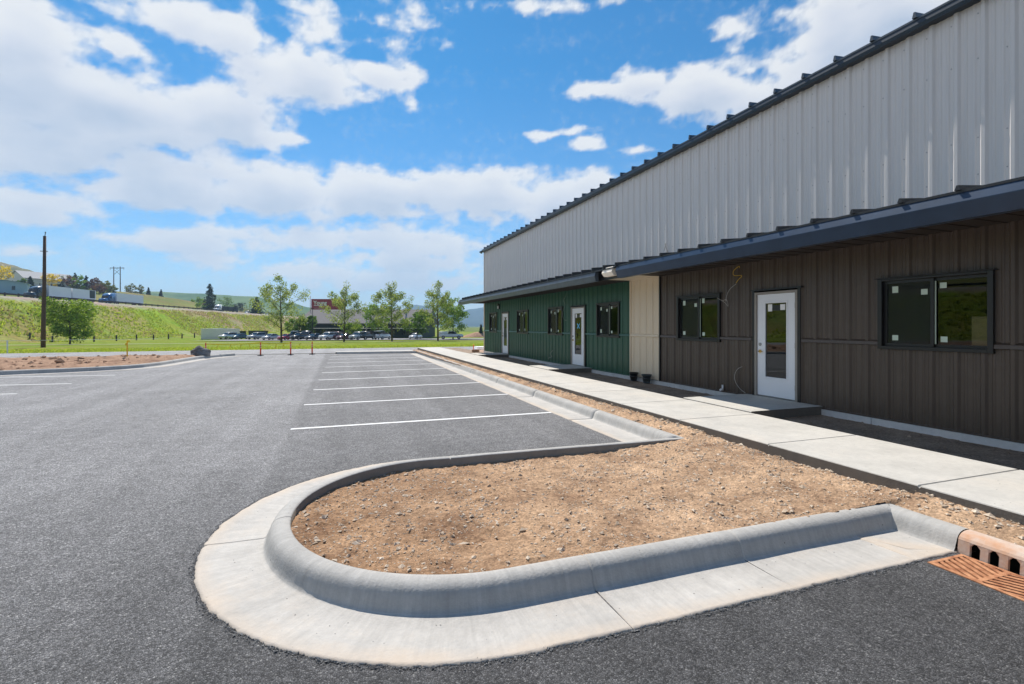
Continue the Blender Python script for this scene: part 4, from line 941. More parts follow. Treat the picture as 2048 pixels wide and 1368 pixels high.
def bucket(x, y, label, m, lean=0):
    t = thing('plant_pot', label, 'bucket', (x, y, .175)); mb = MB(); n = 20; prof = [(.085, 0), (.10, .11), (.118, .20), (.135, .205), (.135, .235), (.122, .235), (.10, .06), (0, .055)]
    i0 = 0; V = []; F = []
    for (r, z) in prof:
        for j in range(n): a = 2*math.pi*j/n; V.append((r*math.cos(a), r*math.sin(a), z))
    for k in range(len(prof)-1):
        for j in range(n): F.append((k*n+j, k*n+(j+1) % n, (k+1)*n+(j+1) % n, (k+1)*n+j))
    mb.add(V, F, 0, True); mb.build('pot', m, t)
    h = MB(); h.tube([(-.13, 0, .2), (-.15, -.03, .16), (-.12, -.1, .13), (0, -.15, .12), (.12, -.1, .13), (.13, 0, .2)], .005, 6); h.build('handle', M['steel'], t)
bucket(7.86, 12.0, 'taller black bucket standing against the foot of the beige panel', M['bucket'])
bucket(7.86, 11.38, 'shorter dark grey bucket nearest the brown wall corner', mat('grey_plastic', (.04, .05, .055), .5))
mb = MB(); mb.box(-.2, -.14, 0, .2, .14, .19); o = mb.build('concrete_block', M['dirt_red'], bevel=.01); o.location = (7.65, 28.3, .13); tag(o, 'reddish brown block on the ground at far building corner', 'block')

# ------------------------------------------------------------------ street things
def delineator(x, y, z, label, grp='orange delineator posts across the car park exit'):
    t = thing('delineator_post', label, 'delineator', (x, y, z), 0, grp)
    b = MB(); b.tube([(0, 0, 0), (0, 0, .03), (0, 0, .055)], [.21, .20, .08], 8); b.build('base', M['rubber'], t)
    t.scale = (.88, .88, .88); p = MB(); p.tube([(0, 0, .05), (0, 0, .74)], .045, 12); p.tube([(0, 0, .74), (0, 0, .80), (0, 0, .83)], [.03, .03, .045], 12); p.tube([(0, 0, .83), (0, 0, .90)], [.045, .02], 12); p.build('post', M['orange'], t)
    for z0 in (.50, .63):
        q = MB(); q.tube([(0, 0, z0), (0, 0, z0+.075)], .048, 12); q.build('reflective_band', M['reflect'], t)
delineator(-7.0, 31.5, .0, 'orange delineator standing behind the dark boulder')
delineator(-4.29, 31.75, .0, 'orange delineator at the tape end, leftmost of three on asphalt')
delineator(-2.71, 31.95, .0, 'orange delineator between two others on the asphalt')
delineator(-1.54, 32.2, .0, 'orange delineator nearest the dark far kerb end')
# caution tape with fluttering tails
mb = MB(); rnd = random.Random(4); P = [(-7.0, 31.5, .72), (-4.29, 31.75, .74), (-2.71, 31.95, .72), (-.9, 32.4, .62)]
def tape_seg(a, b, sag, mb):
    n = 14; a, b = Vector(a), Vector(b); pr = None
    for i in range(n+1):
        t = i/n; p = a.lerp(b, t); p.z -= sag*4*t*(1-t); tw = .03+.01*math.sin(t*9)
        c = (p+Vector((0, .01*math.sin(t*20), tw)), p-Vector((0, 0, tw)))
        if pr: mb.quad(pr[1], c[1], c[0], pr[0])
        pr = c
for a, b, s in ((P[0], P[1], .05), (P[1], P[2], .06), ): tape_seg(a, b, s, mb)
for (x, y, z) in ((-6.4, 31.55, .78), (-5.8, 31.6, .77), (-5.3, 31.65, .78), (-4.9, 31.7, .8), (-3.5, 31.85, .76), (-3.1, 31.9, .78), (-2.2, 31.98, .78)):
    l = rnd.uniform(.18, .34); dx = rnd.uniform(-.12, .12); z -= .09; mb.quad((x, y-.02, z), (x+.06, y-.02, z), (x+.06+dx, y-.05, z-l), (x+dx, y-.05, z-l))
tag(mb.build('caution_tape', M['yellow'], recalc=False), 'yellow caution tape with fluttering tails strung between orange posts', 'caution tape')
# yellow stake and white stake with string
t = thing('marker_stake', 'yellow marker stake with knotted tape in left dirt bed', 'stake', (-9.45, 28.0, .12)); mb = MB(); mb.box(-.022, -.022, 0, .022, .022, .92); mb.build('stake', M['ypaint'], t)
mb = MB(); mb.tube([(0, 0, .84), (.03, 0, .90), (.08, .0, .92), (.10, 0, .86)], [.035, .05, .04, .02], 8); mb.tube([(-.03, 0, .80), (-.06, 0, .74), (-.05, 0, .66)], [.03, .035, .015], 6); mb.build('tape_knot', M['yellow'], t)
gz = H(-18.6, 43.2)
t = thing('marker_stake', 'white stake with string at far left by the street', 'stake', (-20.9, 42.2, H(-20.9, 42.2))); mb = MB(); mb.box(-.03, -.03, 0, .03, .03, .95); mb.build('stake', M['string'], t)
mb = MB(); mb.tube([(-20.9, 42.2, gz+.93), (-26, 44, gz+.9), (-34, 46, gz+.95)], .012, 5); mb.tube([(-20.9, 42.2, gz+.93), (-18, 43.4, gz+.93), (-13.5, 46, gz+.9)], .012, 5); tag(mb.build('string_line', M['string']), 'white string line stretched from the white stake above grass', 'string')
mb = MB(); mb.box(-.02, -.02, 0, .02, .02, .45); mb.box(-.022, -.09, .34, .022, -.0, .44); o = mb.build('marker_stake', M['orange']); x_, y_ = at(947, 30.5); o.location = (x_, y_, .12); tag(o, 'thin orange stake left of the far building corner', 'stake')
x_, y_ = at(955, 33.5); mb = MB(); mb.box(-.9, -.5, 0, .9, .5, .12); mb.box(-.8, -.4, .121, .95, .5, .22); o = mb.build('panel_stack', M['trailer'], bevel=.02); o.location = (x_+.7, y_, .10); tag(o, 'low stack of white panels beyond the far building corner', 'panel stack')

def rock(name, loc, sx, sy, sz, m, label, cat, seed=1):
    bm = bmesh.new(); bmesh.ops.create_icosphere(bm, subdivisions=4, radius=1)
    for v in bm.verts:
        n = noise.noise(v.co*1.3+Vector((seed, 0, 0)))*.35+noise.noise(v.co*4+Vector((seed, 3, 0)))*.08
        v.co = v.co*(1+n); v.co.x *= sx; v.co.y *= sy; v.co.z = max(-.15*sz, v.co.z*sz)
    me = bpy.data.meshes.new(name); bm.to_mesh(me); bm.free(); me.materials.append(m); me.polygons.foreach_set('use_smooth', [False]*len(me.polygons))
    o = bpy.data.objects.new(name, me); C.objects.link(o); o.location = loc; return tag(o, label, cat)
rock('boulder', (-7.0, 30.2, .20), .46, .38, .42, M['rock'], 'dark grey boulder at the tip of the left dirt bed', 'boulder')

# utility pole --------------------------------------------------------------
px_, py_ = at(87, 52); zb = H(px_, py_)
t = thing('utility_pole', 'tall bare brown wooden pole standing alone at far left', 'utility pole', (px_, py_, zb)); mb = MB(); hh = zof(472, 52)-zb
mb.tube([(-.03, 0, -.3), (0, 0, 3), (.06, 0, 6), (.10, 0, hh)], [.21, .19, .16, .13], 12); mb.build('shaft', M['wood'], t)
mb = MB(); mb.box(-.28, -.03, hh-1.65, .36, .03, hh-1.57); mb.tube([(.12, 0, hh), (.16, 0, hh+.35)], .04, 6); mb.tube([(.16, 0, hh+.3), (.16, 0, hh+.45)], .06, 8); mb.build('bracket', M['steel'], t)
def ppole(px, d, ytop, label, name='power_pole'):
    x, y = at(px, d); z = H(x, y); h = zof(ytop, d)-z
    return x, y, z, h
# H-frame line structure on the ridge
x1, y1 = at(227.5, 350); x2, y2 = at(240.5, 350); z = H(x1, y1); h = zof(533, 350)-z; cx, cy = (x1+x2)/2, (y1+y2)/2; dd_ = math.dist((x1, y1), (x2, y2))/2; ang = math.atan2(y2-y1, x2-x1)
t = thing('power_line_tower', 'wooden H-frame power line structure on the grassy ridge', 'power tower', (cx, cy, z), ang)
for s_ in (-1, 1): mb = MB(); mb.tube([(s_*dd_, 0, -1), (s_*dd_, 0, h)], [.34, .24], 8); mb.build('pole', M['wood'], t)
mb = MB(); mb.box(-dd_*2.2, -.15, h-1.3, dd_*2.2, .15, h-.85); mb.build('crossarm', M['wood'], t)
mb = MB(); mb.tube([(-dd_, .1, h-2), (dd_, .1, h-6)], .12, 6); mb.tube([(dd_, -.1, h-2), (-dd_, -.1, h-6)], .12, 6); mb.build('brace', M['wood'], t)
for s_ in (-2.1, 0, 2.1): mb = MB(); mb.tube([(dd_*s_, 0, h-1.3), (dd_*s_, 0, h-2.4)], .13, 6); mb.build('insulator', M['steel'], t)

# guardrail --------------------------------------------------------------------
g0, g1 = hwp(-130, 2.3), hwp(110, 2.3)
t = thing('guardrail', 'long dark highway guardrail with wooden posts on embankment top', 'guardrail', (hwp(0, 2.3)[0], hwp(0, 2.3)[1], 0))
bx_, by_ = hwp(0, 2.3)
mb = MB(); ang = math.atan2(nx, -ny)
N_ = 60
for i in range(N_):
    a = hwp(-130+270*i/N_, 2.42); b = hwp(-130+270*(i+1)/N_, 2.42)
    za, zb_ = H(*a), H(*b)
    for k0, k1, off in ((.36, .50, .0), (.50, .60, .06), (.60, .78, .0)):
        mb.quad((a[0]-bx_+off*nx, a[1]-by_+off*ny, za+k0), (b[0]-bx_+off*nx, b[1]-by_+off*ny, zb_+k0), (b[0]-bx_, b[1]-by_, zb_+k1), (a[0]-bx_, a[1]-by_, za+k1))
mb.build('rail', M['guard'], t, recalc=False)
for i in range(68):
    u = -130+4*i; x, y = hwp(u, 2.3); mb = MB(); z = H(x, y); mb.box(x-bx_-.13, y-by_-.13, z-.3, x-bx_+.13, y-by_+.13, z+.92); mb.build('post', M['guard'], t)

# wire fence at the embankment foot --------------------------------------------
fpx = [(60, 100), (105, 102), (188, 106), (233, 112), (273, 118), (307, 124), (337, 130), (364, 136), (389, 142), (412, 148)]
pts = [at(p, d) for p, d in fpx]; t = thing('wire_fence', 'wire fence on short dark wooden posts along the embankment foot', 'fence', (pts[0][0], pts[0][1], 0))
for i, (x, y) in enumerate(pts):
    mb = MB(); z = H(x, y); mb.tube([(x-pts[0][0], y-pts[0][1], z-.3), (x-pts[0][0], y-pts[0][1], z+1.35)], .16, 8); mb.build('post', M['fpost'], t)
mb = MB()
for hgt in (.4, .8, 1.2): mb.tube([(x-pts[0][0], y-pts[0][1], H(x, y)+hgt) for x, y in pts], .018, 5)
mb.build('wire', M['steel'], t)

# ------------------------------------------------------------------ trees
LM = dict(young=leaf_mat('young_leaves', (.05, .11, .012), (.34, .46, .07)), pale=leaf_mat('pale_spring_leaves', (.11, .15, .035), (.42, .48, .17)), green=leaf_mat('green_leaves', (.035, .085, .015), (.16, .27, .045)),
 bright=leaf_mat('bright_leaves', (.08, .16, .02), (.24, .36, .06)), dark=leaf_mat('dark_needles', (.010, .026, .018), (.045, .075, .045), .1), yellow=leaf_mat('yellow_leaves', (.42, .30, .02), (.75, .58, .06)),
 purple=leaf_mat('purple_leaves', (.07, .03, .035), (.19, .10, .10)), olive=leaf_mat('olive_leaves', (.08, .10, .03), (.22, .23, .09)), weed=leaf_mat('weed_leaves', (.22, .28, .04), (.50, .56, .12), .4),
 dry=leaf_mat('dry_grass', (.26, .21, .13), (.44, .36, .24), .4))
def leaves(mb, c, r, n, s, rnd, flat=1.0, hollow=.35):
    for _ in range(n):
        while True:
            v = Vector((rnd.uniform(-1, 1), rnd.uniform(-1, 1), rnd.uniform(-1, 1)))
            if hollow**2 < v.length_squared < 1: break
        p = Vector(c)+Vector((v.x*r, v.y*r, v.z*r*flat)); a = Vector((rnd.gauss(0, 1), rnd.gauss(0, 1), rnd.gauss(0, 1))).normalized(); b = a.orthogonal().normalized(); c_ = a.cross(b)
        q = rnd.uniform(.6, 1.3)*s; w = q*rnd.uniform(.45, .8)
        mb.quad(p-b*q, p+c_*w, p+b*q, p-c_*w)
def tree(name, label, x, y, h, w, kind, leaf, seed, dens=1.0, trunk_h=.22, leaf_s=.16, cat='tree', group=None, z=None, nlimb=9):
    rnd = random.Random(seed); z = H(x, y) if z is None else z
    t = thing(name, label, cat, (x, y, z), 0, group); tb = MB(); lf = MB(); R0 = h*.010+.04
    if kind == 'conifer':
        tb.tube([(0, 0, -.2), (0, 0, h*.97)], [R0*1.3, .03], 8)
        k = int(26); 
        for i in range(k):
            f = i/(k-1); zz = h*(.08+.90*f); rad = w/2*(1-f)**.75*(.75+.4*rnd.random())+.15
            nb = max(3, int(9*(1-f)+3))
            for j in range(nb):
                a = rnd.uniform(0, 6.28); rr = rad*rnd.uniform(.6, 1.1); dz = -rr*.18
                if i % 3 == 0: tb.tube([(0, 0, zz), (rr*math.cos(a), rr*math.sin(a), zz+dz)], [.05, .01], 4, cap=False)
                for q in (.35, .6, .85, 1.0): leaves(lf, (rr*q*math.cos(a), rr*q*math.sin(a), zz+dz*q), .09*w*(1.15-f*.5), int(5*dens), leaf_s, rnd, .5, 0)
    else:
        lean = rnd.uniform(-.03, .03)*h; top = h*(.92 if kind == 'sparse' else .75)
        sp_ = [(0, 0, -.2), (lean*.3, 0, top*.4), (lean, lean*.5, top)]; tb.tube(sp_, [R0*1.25, R0*.8, R0*.18], 8)
        tips = []
        for i in range(nlimb):
            f = trunk_h+(.9-trunk_h)*(i/nlimb)**.9; zz = h*f; a = i*2.4+rnd.uniform(-.5, .5)
            if kind == 'sparse':
                prof_ = max(.15, math.sin(math.pi*min(1, (1-f)*1.05+.06))**.7 if f > .45 else .95-.25*(.45-f)); rise = .55
            else: prof_ = math.sin(math.pi*max(.12, min(.93, (f-trunk_h)/(1-trunk_h)*.8+.16)))**.6; rise = .35
            L_ = w/2*prof_*rnd.uniform(.75, 1.1)
            b0 = Vector((lean*f, 0, zz*.82)); b1 = b0+Vector((math.cos(a)*L_*.5, math.sin(a)*L_*.5, L_*rise*.6)); b2 = b0+Vector((math.cos(a)*L_, math.sin(a)*L_, L_*rise+h*.03))
            tb.tube([b0, b1, b2], [R0*.45, R0*.28, .015], 5, cap=False); tips += [(b1, L_, .5), (b2, L_, 1)]
            for q in range(3):
                a2 = a+rnd.uniform(-1.1, 1.1); b3 = b1.lerp(b2, rnd.random())+Vector((math.cos(a2), math.sin(a2), rnd.uniform(.1, .9)))*L_*.38; tb.tube([b1.lerp(b2, .4), b3], [R0*.16, .01], 4, cap=False); tips.append((b3, L_, .8))
        if kind == 'sparse':
            for q in range(10): tips.append((Vector((lean+rnd.uniform(-.09, .09)*w, rnd.uniform(-.09, .09)*w, h*rnd.uniform(.75, .99))), w*.3, .6))
            for (p, L_, f) in tips: leaves(lf, p, w*rnd.uniform(.07, .15), int(62*dens), leaf_s, rnd, 1.25, 0)
        else:
            for (p, L_, f) in tips: leaves(lf, p, w*rnd.uniform(.12, .20), int(60*dens), leaf_s, rnd, .8, .2)
            for q in range(14):
                a = rnd.uniform(0, 6.28); rr = w*.5*rnd.uniform(.2, .85); zz = h*rnd.uniform(trunk_h+.12, .93); k = math.sin(math.pi*max(.1, min(.95, (zz/h-trunk_h)/(1-trunk_h)*.85+.12)))
                leaves(lf, (rr*k*math.cos(a), rr*k*math.sin(a), zz), w*rnd.uniform(.10, .17), int(60*dens), leaf_s, rnd, .8, .2)
    tb.build('trunk', M['bark'], t, recalc=False); lf.build('crown', LM[leaf], t, recalc=False); return t
def tree_px(name, label, px, d, ytop, wpx, kind, leaf, seed, dens=1, trunk_h=.22, leaf_s=.16, nlimb=9, cat='tree', group=None):
    x, y = at(px, d); z = H(x, y); h = zof(ytop, d)-z; return tree(name, label, x, y, h, wpx/FPX*d, kind, leaf, seed, dens, trunk_h, leaf_s, cat, group, nlimb=nlimb)
tree_px('deciduous_tree', 'tallest thin-leaved tree with forked top, before the red and white cars', 563, 88, 553, 78, 'sparse', 'pale', 1, 1.0, .2, .13, 15)
tree_px('deciduous_tree', 'thin-leaved pale tree overlapping the red billboard', 688, 90, 570, 66, 'sparse', 'pale', 2, .85, .22, .13, 14)
tree_px('deciduous_tree', 'pointed thin tree standing right of the white van', 784, 90, 566, 62, 'sparse', 'pale', 3, 1.05, .2, .13, 15)
tree_px('deciduous_tree', 'thin pointed tree beside the white pickup truck', 876, 90, 566, 56, 'sparse', 'pale', 4, .95, .2, .13, 15)
tree_px('deciduous_tree', 'full bright green tree right behind the white pickup truck', 906, 112, 592, 56, 'dense', 'bright', 5, .9, .2, .2, 10)
tree_px('deciduous_tree', 'round green tree between the pointed trees before the long building', 834, 112, 622, 52, 'dense', 'green', 6, .8, .25, .2, 9)
tree_px('deciduous_tree', 'leafy green tree behind the white van', 757, 116, 596, 52, 'dense', 'bright', 7, .7, .2, .2, 10)
tree_px('deciduous_tree', 'small dark green round tree before the grey roof', 613, 128, 625, 38, 'dense', 'green', 8, .8, .25, .22, 9)
tree_px('deciduous_tree', 'small yellow-green tree just left of the dark round one', 590, 128, 632, 34, 'dense', 'bright', 9, .6, .25, .22, 8)
tree_px('deciduous_tree', 'yellow-green bushy tree at the foot of the billboard tree', 706, 118, 645, 34, 'dense', 'bright', 10, .6, .25, .2, 8)
tree_px('deciduous_tree', 'young leafy tree beside the bare wooden pole', 140, 78, 591, 78, 'dense', 'young', 12, 2.2, .10, .14, 13)
tree_px('evergreen_tree', 'larger dark evergreen left of the white truck cab', 420, 300, 568, 36, 'conifer', 'dark', 13, .8, .1, .42)
tree_px('evergreen_tree', 'smaller dark evergreen right of the highway trucks', 513, 300, 594, 26, 'conifer', 'dark', 14, .8, .1, .40)
tree_px('small_tree', 'lone little tree on the green field by the building corner', 962, 150, 649, 9, 'conifer', 'dark', 15, .5, .1, .2)
# gardens on the ridge
ridge = [(2,250,528,40,'yellow','bright yellow-leaved tree cut by the left photo edge'),(103,285,546,24,'yellow','round golden-yellow tree right of the bare pole'),
 (45,262,556,14,'green','green garden tree in front of the white gable'),(60,262,553,16,'dark','dark garden tree before the white house roof'),(32,255,563,7,'dark','tiny dark cone shrub left of its twin'),(40,255,564,7,'dark','tiny dark cone shrub right of its twin'),
 (120,300,557,18,'dark','dark evergreen right of the golden tree'),(131,305,548,22,'olive','olive tree standing above the white trailer'),(140,300,551,22,'purple','plum-coloured tree left of the bright ridge tree'),(150,310,546,18,'dark','dark tree just behind the bright ridge tree'),
 (160,295,547,20,'bright','bright green pointed tree among the ridge trees'),(172,305,551,16,'dark','dark tree right of the bright ridge tree'),(184,305,556,18,'purple','purple-brown tree right of the dark one on ridge'),(193,310,554,14,'purple','dark plum tree highest of the ridge purple ones'),
 (204,300,562,14,'olive','olive bush left of the power structure'),(214,305,560,16,'olive','taller olive bush at power structure foot'),(150,292,569,16,'olive','low olive hedge under the bright ridge tree'),(198,292,570,24,'purple','low brownish shrub bank below the purple trees'),(222,300,569,18,'olive','low shrub right under the power structure'),
 (262,380,566,18,'olive','grey-green tree left of the low distant house roof'),(282,390,568,12,'olive','grey-green tree right of the low distant house roof'),(297,380,575,8,'dark','small dark tree past the distant house'),(322,400,579,7,'dark','tiny dark tree farther along the ridge'),
 (398,330,593,20,'bright','yellow-green bush left of the larger evergreen'),(412,320,602,22,'bright','yellow-green bush at the larger evergreen foot'),(455,420,592,24,'green','grey-green tree behind the white truck cab'),(478,430,606,20,'dark','dark low tree right of the truck load')]
for i, (px, d, yt, wp, lf_, lab) in enumerate(ridge):
    con = lf_ == 'dark' and wp < 20
    x, y = at(px, d); z = H(x, y); h = max(2.0, zof(yt, d)-z); w = wp/FPX*d
    tree('evergreen_tree' if con else 'garden_tree', lab, x, y, h, w, 'conifer' if con else 'dense', lf_, 40+i, .28, .08, .42, nlimb=7, group='trees and shrubs on the ridge')

# weeds and grass tufts on the bank (uncountable)
def tufts(name, n, region, leaf, hgt, seed, cl=5):
    rnd = random.Random(seed); mb = MB(); k = 0
    while k < n:
        x, y = region(rnd)
        if x is None: continue
        k += 1; z = H(x, y)
        for q in range(cl):
            a = rnd.uniform(0, 6.28); r = rnd.uniform(.05, .45)*hgt; hh_ = hgt*rnd.uniform(.5, 1.2); bx, by = x+r*math.cos(a), y+r*math.sin(a); a2 = rnd.uniform(0, 6.28); w = hgt*.22
            lx, ly = rnd.uniform(-.5, .5)*hh_, rnd.uniform(-.5, .5)*hh_; mb.quad((bx-w*math.cos(a2), by-w*math.sin(a2), z-.03), (bx+w*math.cos(a2), by+w*math.sin(a2), z-.03), (bx+w*.5*math.cos(a2)+lx, by+w*.5*math.sin(a2)+ly, z+hh_*.8), (bx-w*.3*math.cos(a2)+lx, by-w*.3*math.sin(a2)+ly, z+hh_))
    o = mb.build(name, LM[leaf], recalc=False); o['kind'] = 'stuff'
def bank(rnd):
    u = rnd.uniform(-150, 170); v = rnd.uniform(9.5, 27); x, y = hwp(u, v)
    return (x, y) if noise.noise(Vector((x*.08, y*.08, 7))) > -.25 else (None, None)
def bankdry(rnd):
    u = rnd.uniform(-60, 200); v = rnd.uniform(8.5, 25); x, y = hwp(u, v)
    return (x, y) if noise.noise(Vector((x*.06, y*.06, 17))) > -.05 else (None, None)
def verge(rnd):
    x = rnd.uniform(-40, 24); y = rnd.uniform(42.6, 56); return x, (y-.0016*min(0, x+2)**2)
tufts('weeds', 6500, bank, 'weed', .5, 1, 5); tufts('dry_grass', 3000, bankdry, 'dry', .4, 2, 5)
tufts('verge_grass', 5200, verge, 'weed', .13, 3, 5)

# ------------------------------------------------------------------ far hills and mountains
def hill_mat(name, c1, c2, scale=.004, spots=None):
    m, nt, p = new_mat(name); N = nt.nodes; L = nt.links; tc = N.new('ShaderNodeTexCoord').outputs['Object']
    n = N.new('ShaderNodeTexNoise'); n.inputs['Scale'].default_value = scale; n.inputs['Detail'].default_value = 12; n.inputs['Roughness'].default_value = .7; L.new(tc, n.inputs['Vector'])
    rp = N.new('ShaderNodeValToRGB'); L.new(n.outputs[0], rp.inputs[0]); rp.color_ramp.elements[0].position = .38; rp.color_ramp.elements[0].color = (*c1, 1); rp.color_ramp.elements[1].position = .62; rp.color_ramp.elements[1].color = (*c2, 1)
    L.new(rp.outputs[0], p.inputs['Base Color']); p.inputs['Roughness'].default_value = 1; p.inputs['Specular IOR Level'].default_value = 0
    return m
def ridge_mesh(name, pts, d, depth, m, rough=.06, seed=0, base=-2):
    mb = MB(); n = 90; rows = 26; V = []
    def top(px):
        for (a, b) in zip(pts, pts[1:]):
            if a[0] <= px <= b[0]: return a[1]+(b[1]-a[1])*smooth((px-a[0])/(b[0]-a[0]))
        return pts[-1][1]
    for i in range(n+1):
        px = pts[0][0]+(pts[-1][0]-pts[0][0])*i/n
        for j in range(rows+1):
            t = j/rows*2-1; dd = d+depth*t; a, b = at(px, d); L_ = math.hypot(a, b); ux, uy = a/L_, b/L_; x, y = a+ux*depth*t, b+uy*depth*t
            hz = zof(top(px), d)-base; env = (1-abs(t))**(1.1 if t < 0 else .9)
            nz = noise.fractal(Vector((x/d*9+seed, y/d*9, seed)), 1, 2, 5)*rough*hz*(1-env)*env*4 if True else 0
            V.append((x, y, base+hz*env+nz))
    k = rows+1
    mb.add(V, [(i*k+j, (i+1)*k+j, (i+1)*k+j+1, i*k+j+1) for i in range(n) for j in range(rows)], 0, True)
    return struct(mb.build(name, m))
ridge_mesh('hill', [(-500,600),(-250,500),(-60,512),(0,524),(25,530),(50,538),(85,548),(130,562),(170,572),(230,590)], 800, 330, hill_mat('brown_hill', (.13, .14, .06), (.22, .18, .10), .01), seed=1)
ridge_mesh('hill', [(150,590),(230,584),(300,583),(399,587),(450,590),(473,592),(514,593),(536,600),(583,606),(620,615),(660,626),(700,640),(720,650)], 1150, 420, hill_mat('green_hill', (.07, .13, .06), (.16, .22, .10), .012), seed=2)
ridge_mesh('mountain', [(640,650),(700,632),(734,621),(752,615),(775,622),(800,620),(820,612),(834,609),(848,612),(860,611),(880,613),(905,620),(926,621),(944,618),(967,615),(990,606),(1100,600),(1300,590),(1600,600)], 3800, 1100, hill_mat('haze_tinted_mountain', (.025, .05, .06), (.05, .085, .09), .0022), .12, seed=3)  # mountain base colour is bluish: distance haze put into the colour
ridge_mesh('hill', [(890,660),(915,657),(940,656),(965,655),(1000,652),(1100,650),(1250,655)], 420, 160, hill_mat('field_hill', (.12, .17, .06), (.22, .24, .10), .02), seed=4)
x, y = at(965, 150)
mb = MB(); V5, F5 = dirt_patch('', -14, 14, -4, 4, .6, None, lambda x, y: max(0, 1-(y/4)**2)*(1.6 if x > -9 else max(0, (x+14)/5*1.6))+noise.noise(Vector((x, y, 0)))*.1); mb.add(V5, F5, 0, True)
o = mb.build('dirt_mound', M['dirt_red'], recalc=False); o.location = (x+7, y, -1.75); o.rotation_euler = (0, 0, R(-10)); struct(o)
# distant woods at the foot of the hills (reads as one mass)
mb = MB(); rnd = random.Random(9)
for k in range(46):
    px = rnd.uniform(455, 640); d = rnd.uniform(480, 640); x, y = at(px, d)
    for q in range(5): leaves(mb, (x+rnd.uniform(-5, 5), y+rnd.uniform(-5, 5), H(x, y)+rnd.uniform(1.5, 6)), rnd.uniform(2.5, 5), 22, .9, rnd, .8, .2)
o = mb.build('far_woodland', LM['olive'], recalc=False); o['kind'] = 'stuff'

# ------------------------------------------------------------------ far buildings
def at3(px, py, d): x, y = at(px, d); return (x, y, zof(py, d))
def long_building():
    x0, y0 = lotp(2, 36); L_ = 35; t = thing('long_low_building', 'long low building with grey shingle roof behind the parked cars', 'building', (x0, y0, -1.6), RA)
    # local axes: x along the facade, y away
    W = 20; e = 4.1; rz = 8.3
    mb = MB(); mb.box(0, 1.2, 0, L_, W-1.2, e); mb.build('wall', M['wallgreen'], t)
    mb = MB(); mb.prism([(-.2, e-.25), (-.2, e), (W/2, rz), (W+.2, e), (W+.2, e-.25)], 'x', -1.2, L_+1.2); r = mb.build('roof', M['roofgrey'], t)
    mb = MB(); mb.tube([(30, 2.5, e+.5), (30, 2.5, e+2.9)], .28, 10); mb.build('vent_pipe', M['steel'], r)
    mb = MB(); mb.box(-1, -1.6, 2.6, L_+1, 1.1, 2.75); mb.build('awning', M['cream'], t)
    for k in range(7): mb = MB(); mb.box(1.5+k*4.6, 1.15, .9, 4.2+k*4.6, 1.19, 2.3); mb.build('window', M['carglass'], t)
    for k in range(8): mb = MB(); mb.box(-.6+k*4.5, -1.5, 0, -.4+k*4.5, -1.3, 2.6); mb.build('porch_post', M['wallgreen'], t)
long_building()
def house(name, label, px, d, w, dep, hw, hr, rz, m, rm, cat='house', base=None):
    x, y = at(px, d); z = H(x, y) if base is None else base; t = thing(name, label, cat, (x, y, z), rz)
    mb = MB(); mb.prism([(-w/2, -1), (w/2, -1), (w/2, hw), (0, hr), (-w/2, hw)], 'y', 0, dep); mb.build('wall', m, t)
    mb = MB()
    for s_ in (-1, 1): mb.prism([(0, hr+.05), (s_*(w/2+.5), hw-.1), (s_*(w/2+.5), hw+.1), (0, hr+.3)], 'y', -.5, dep+.5)
    mb.build('roof', rm, t)
    for k in (-.22, .2): mb = MB(); mb.box(w*k-.5, -.06, hw*.35, w*k+.5, -.01, hw*.75); mb.build('window', M['carglass'], t)
    return t
house('gabled_house', 'white gabled house with long grey roof on the ridge', 32, 285, 14, 26, 5.0, 9.3, R(-38), M['housewhite'], M['hroof'])
house('metal_shed', 'pale blue metal shed above the guardrail at far left', 8, 205, 14, 9, 4.2, 5.4, R(20), M['bluehouse'], M['bluehouse'], 'shed')
house('ranch_house', 'low pinkish-grey roofed house far along the ridge', 272, 395, 13, 9, 2.6, 4.2, R(60), M['housewhite'], M['roofgrey'])
# pergola hedge line in the garden
x0, y0 = at(85, 268); t = thing('garden_pergola', 'dark garden pergola with pale top rail below the golden tree', 'pergola', (x0, y0, H(x0, y0)), R(20))
for k in range(6): mb = MB(); mb.box(-6+k*2.4, -.15, 0, -5.7+k*2.4, .15, 3.2); mb.build('post', M['wood'], t)
mb = MB(); mb.box(-6.6, -1.5, 3.2, 7, 1.5, 3.45); mb.build('top_rail', M['trailer'], t)
# flat white storage container
x0, y0 = at(441, 128); zc = H(x0, y0); t = thing('storage_container', 'pale grey storage container at the left end of parked cars', 'container', (x0, y0, zc), R(14))
mb = MB(); mb.box(-4.3, -1.3, 0, 4.3, 1.3, 2.62); mb.build('body', M['cream'], t)
mb = MB(); mb.prism([(-4.4, 2.621), (4.4, 2.621), (4.4, 2.70), (0, 2.86), (-4.4, 2.72)], 'y', -1.4, 1.4); mb.build('lid', M['trailer'], t)
for k in range(3): mb = MB(); mb.box(-4.2+k*1.1, -1.34, .15, -3.2+k*1.1, -1.301, 2.5); mb.build('door', M['cream'], t)
# dark fence pieces behind the cars
for (p0, p1, d, lab) in ((474, 492, 132, 'dark slatted dumpster screen beside the storage container'), (497, 535, 140, 'dark slatted fence behind the silver cars')):
    a, b = at(p0, d), at(p1, d); z = H(*a); L_ = math.dist(a, b); t = thing('slatted_fence', lab, 'fence', (a[0], a[1], z), math.atan2(b[1]-a[1], b[0]-a[0]))
    mb = MB(); k = 0
    while k*.22 < L_: mb.box(k*.22, -.03, .1, k*.22+.19, .03, 2.1); k += 1
    mb.build('slats', M['wallgreen'], t); mb = MB(); mb.box(0, .03, .4, L_, .1, .55); mb.box(0, .03, 1.6, L_, .1, 1.75); mb.build('rail', M['fpost'], t)
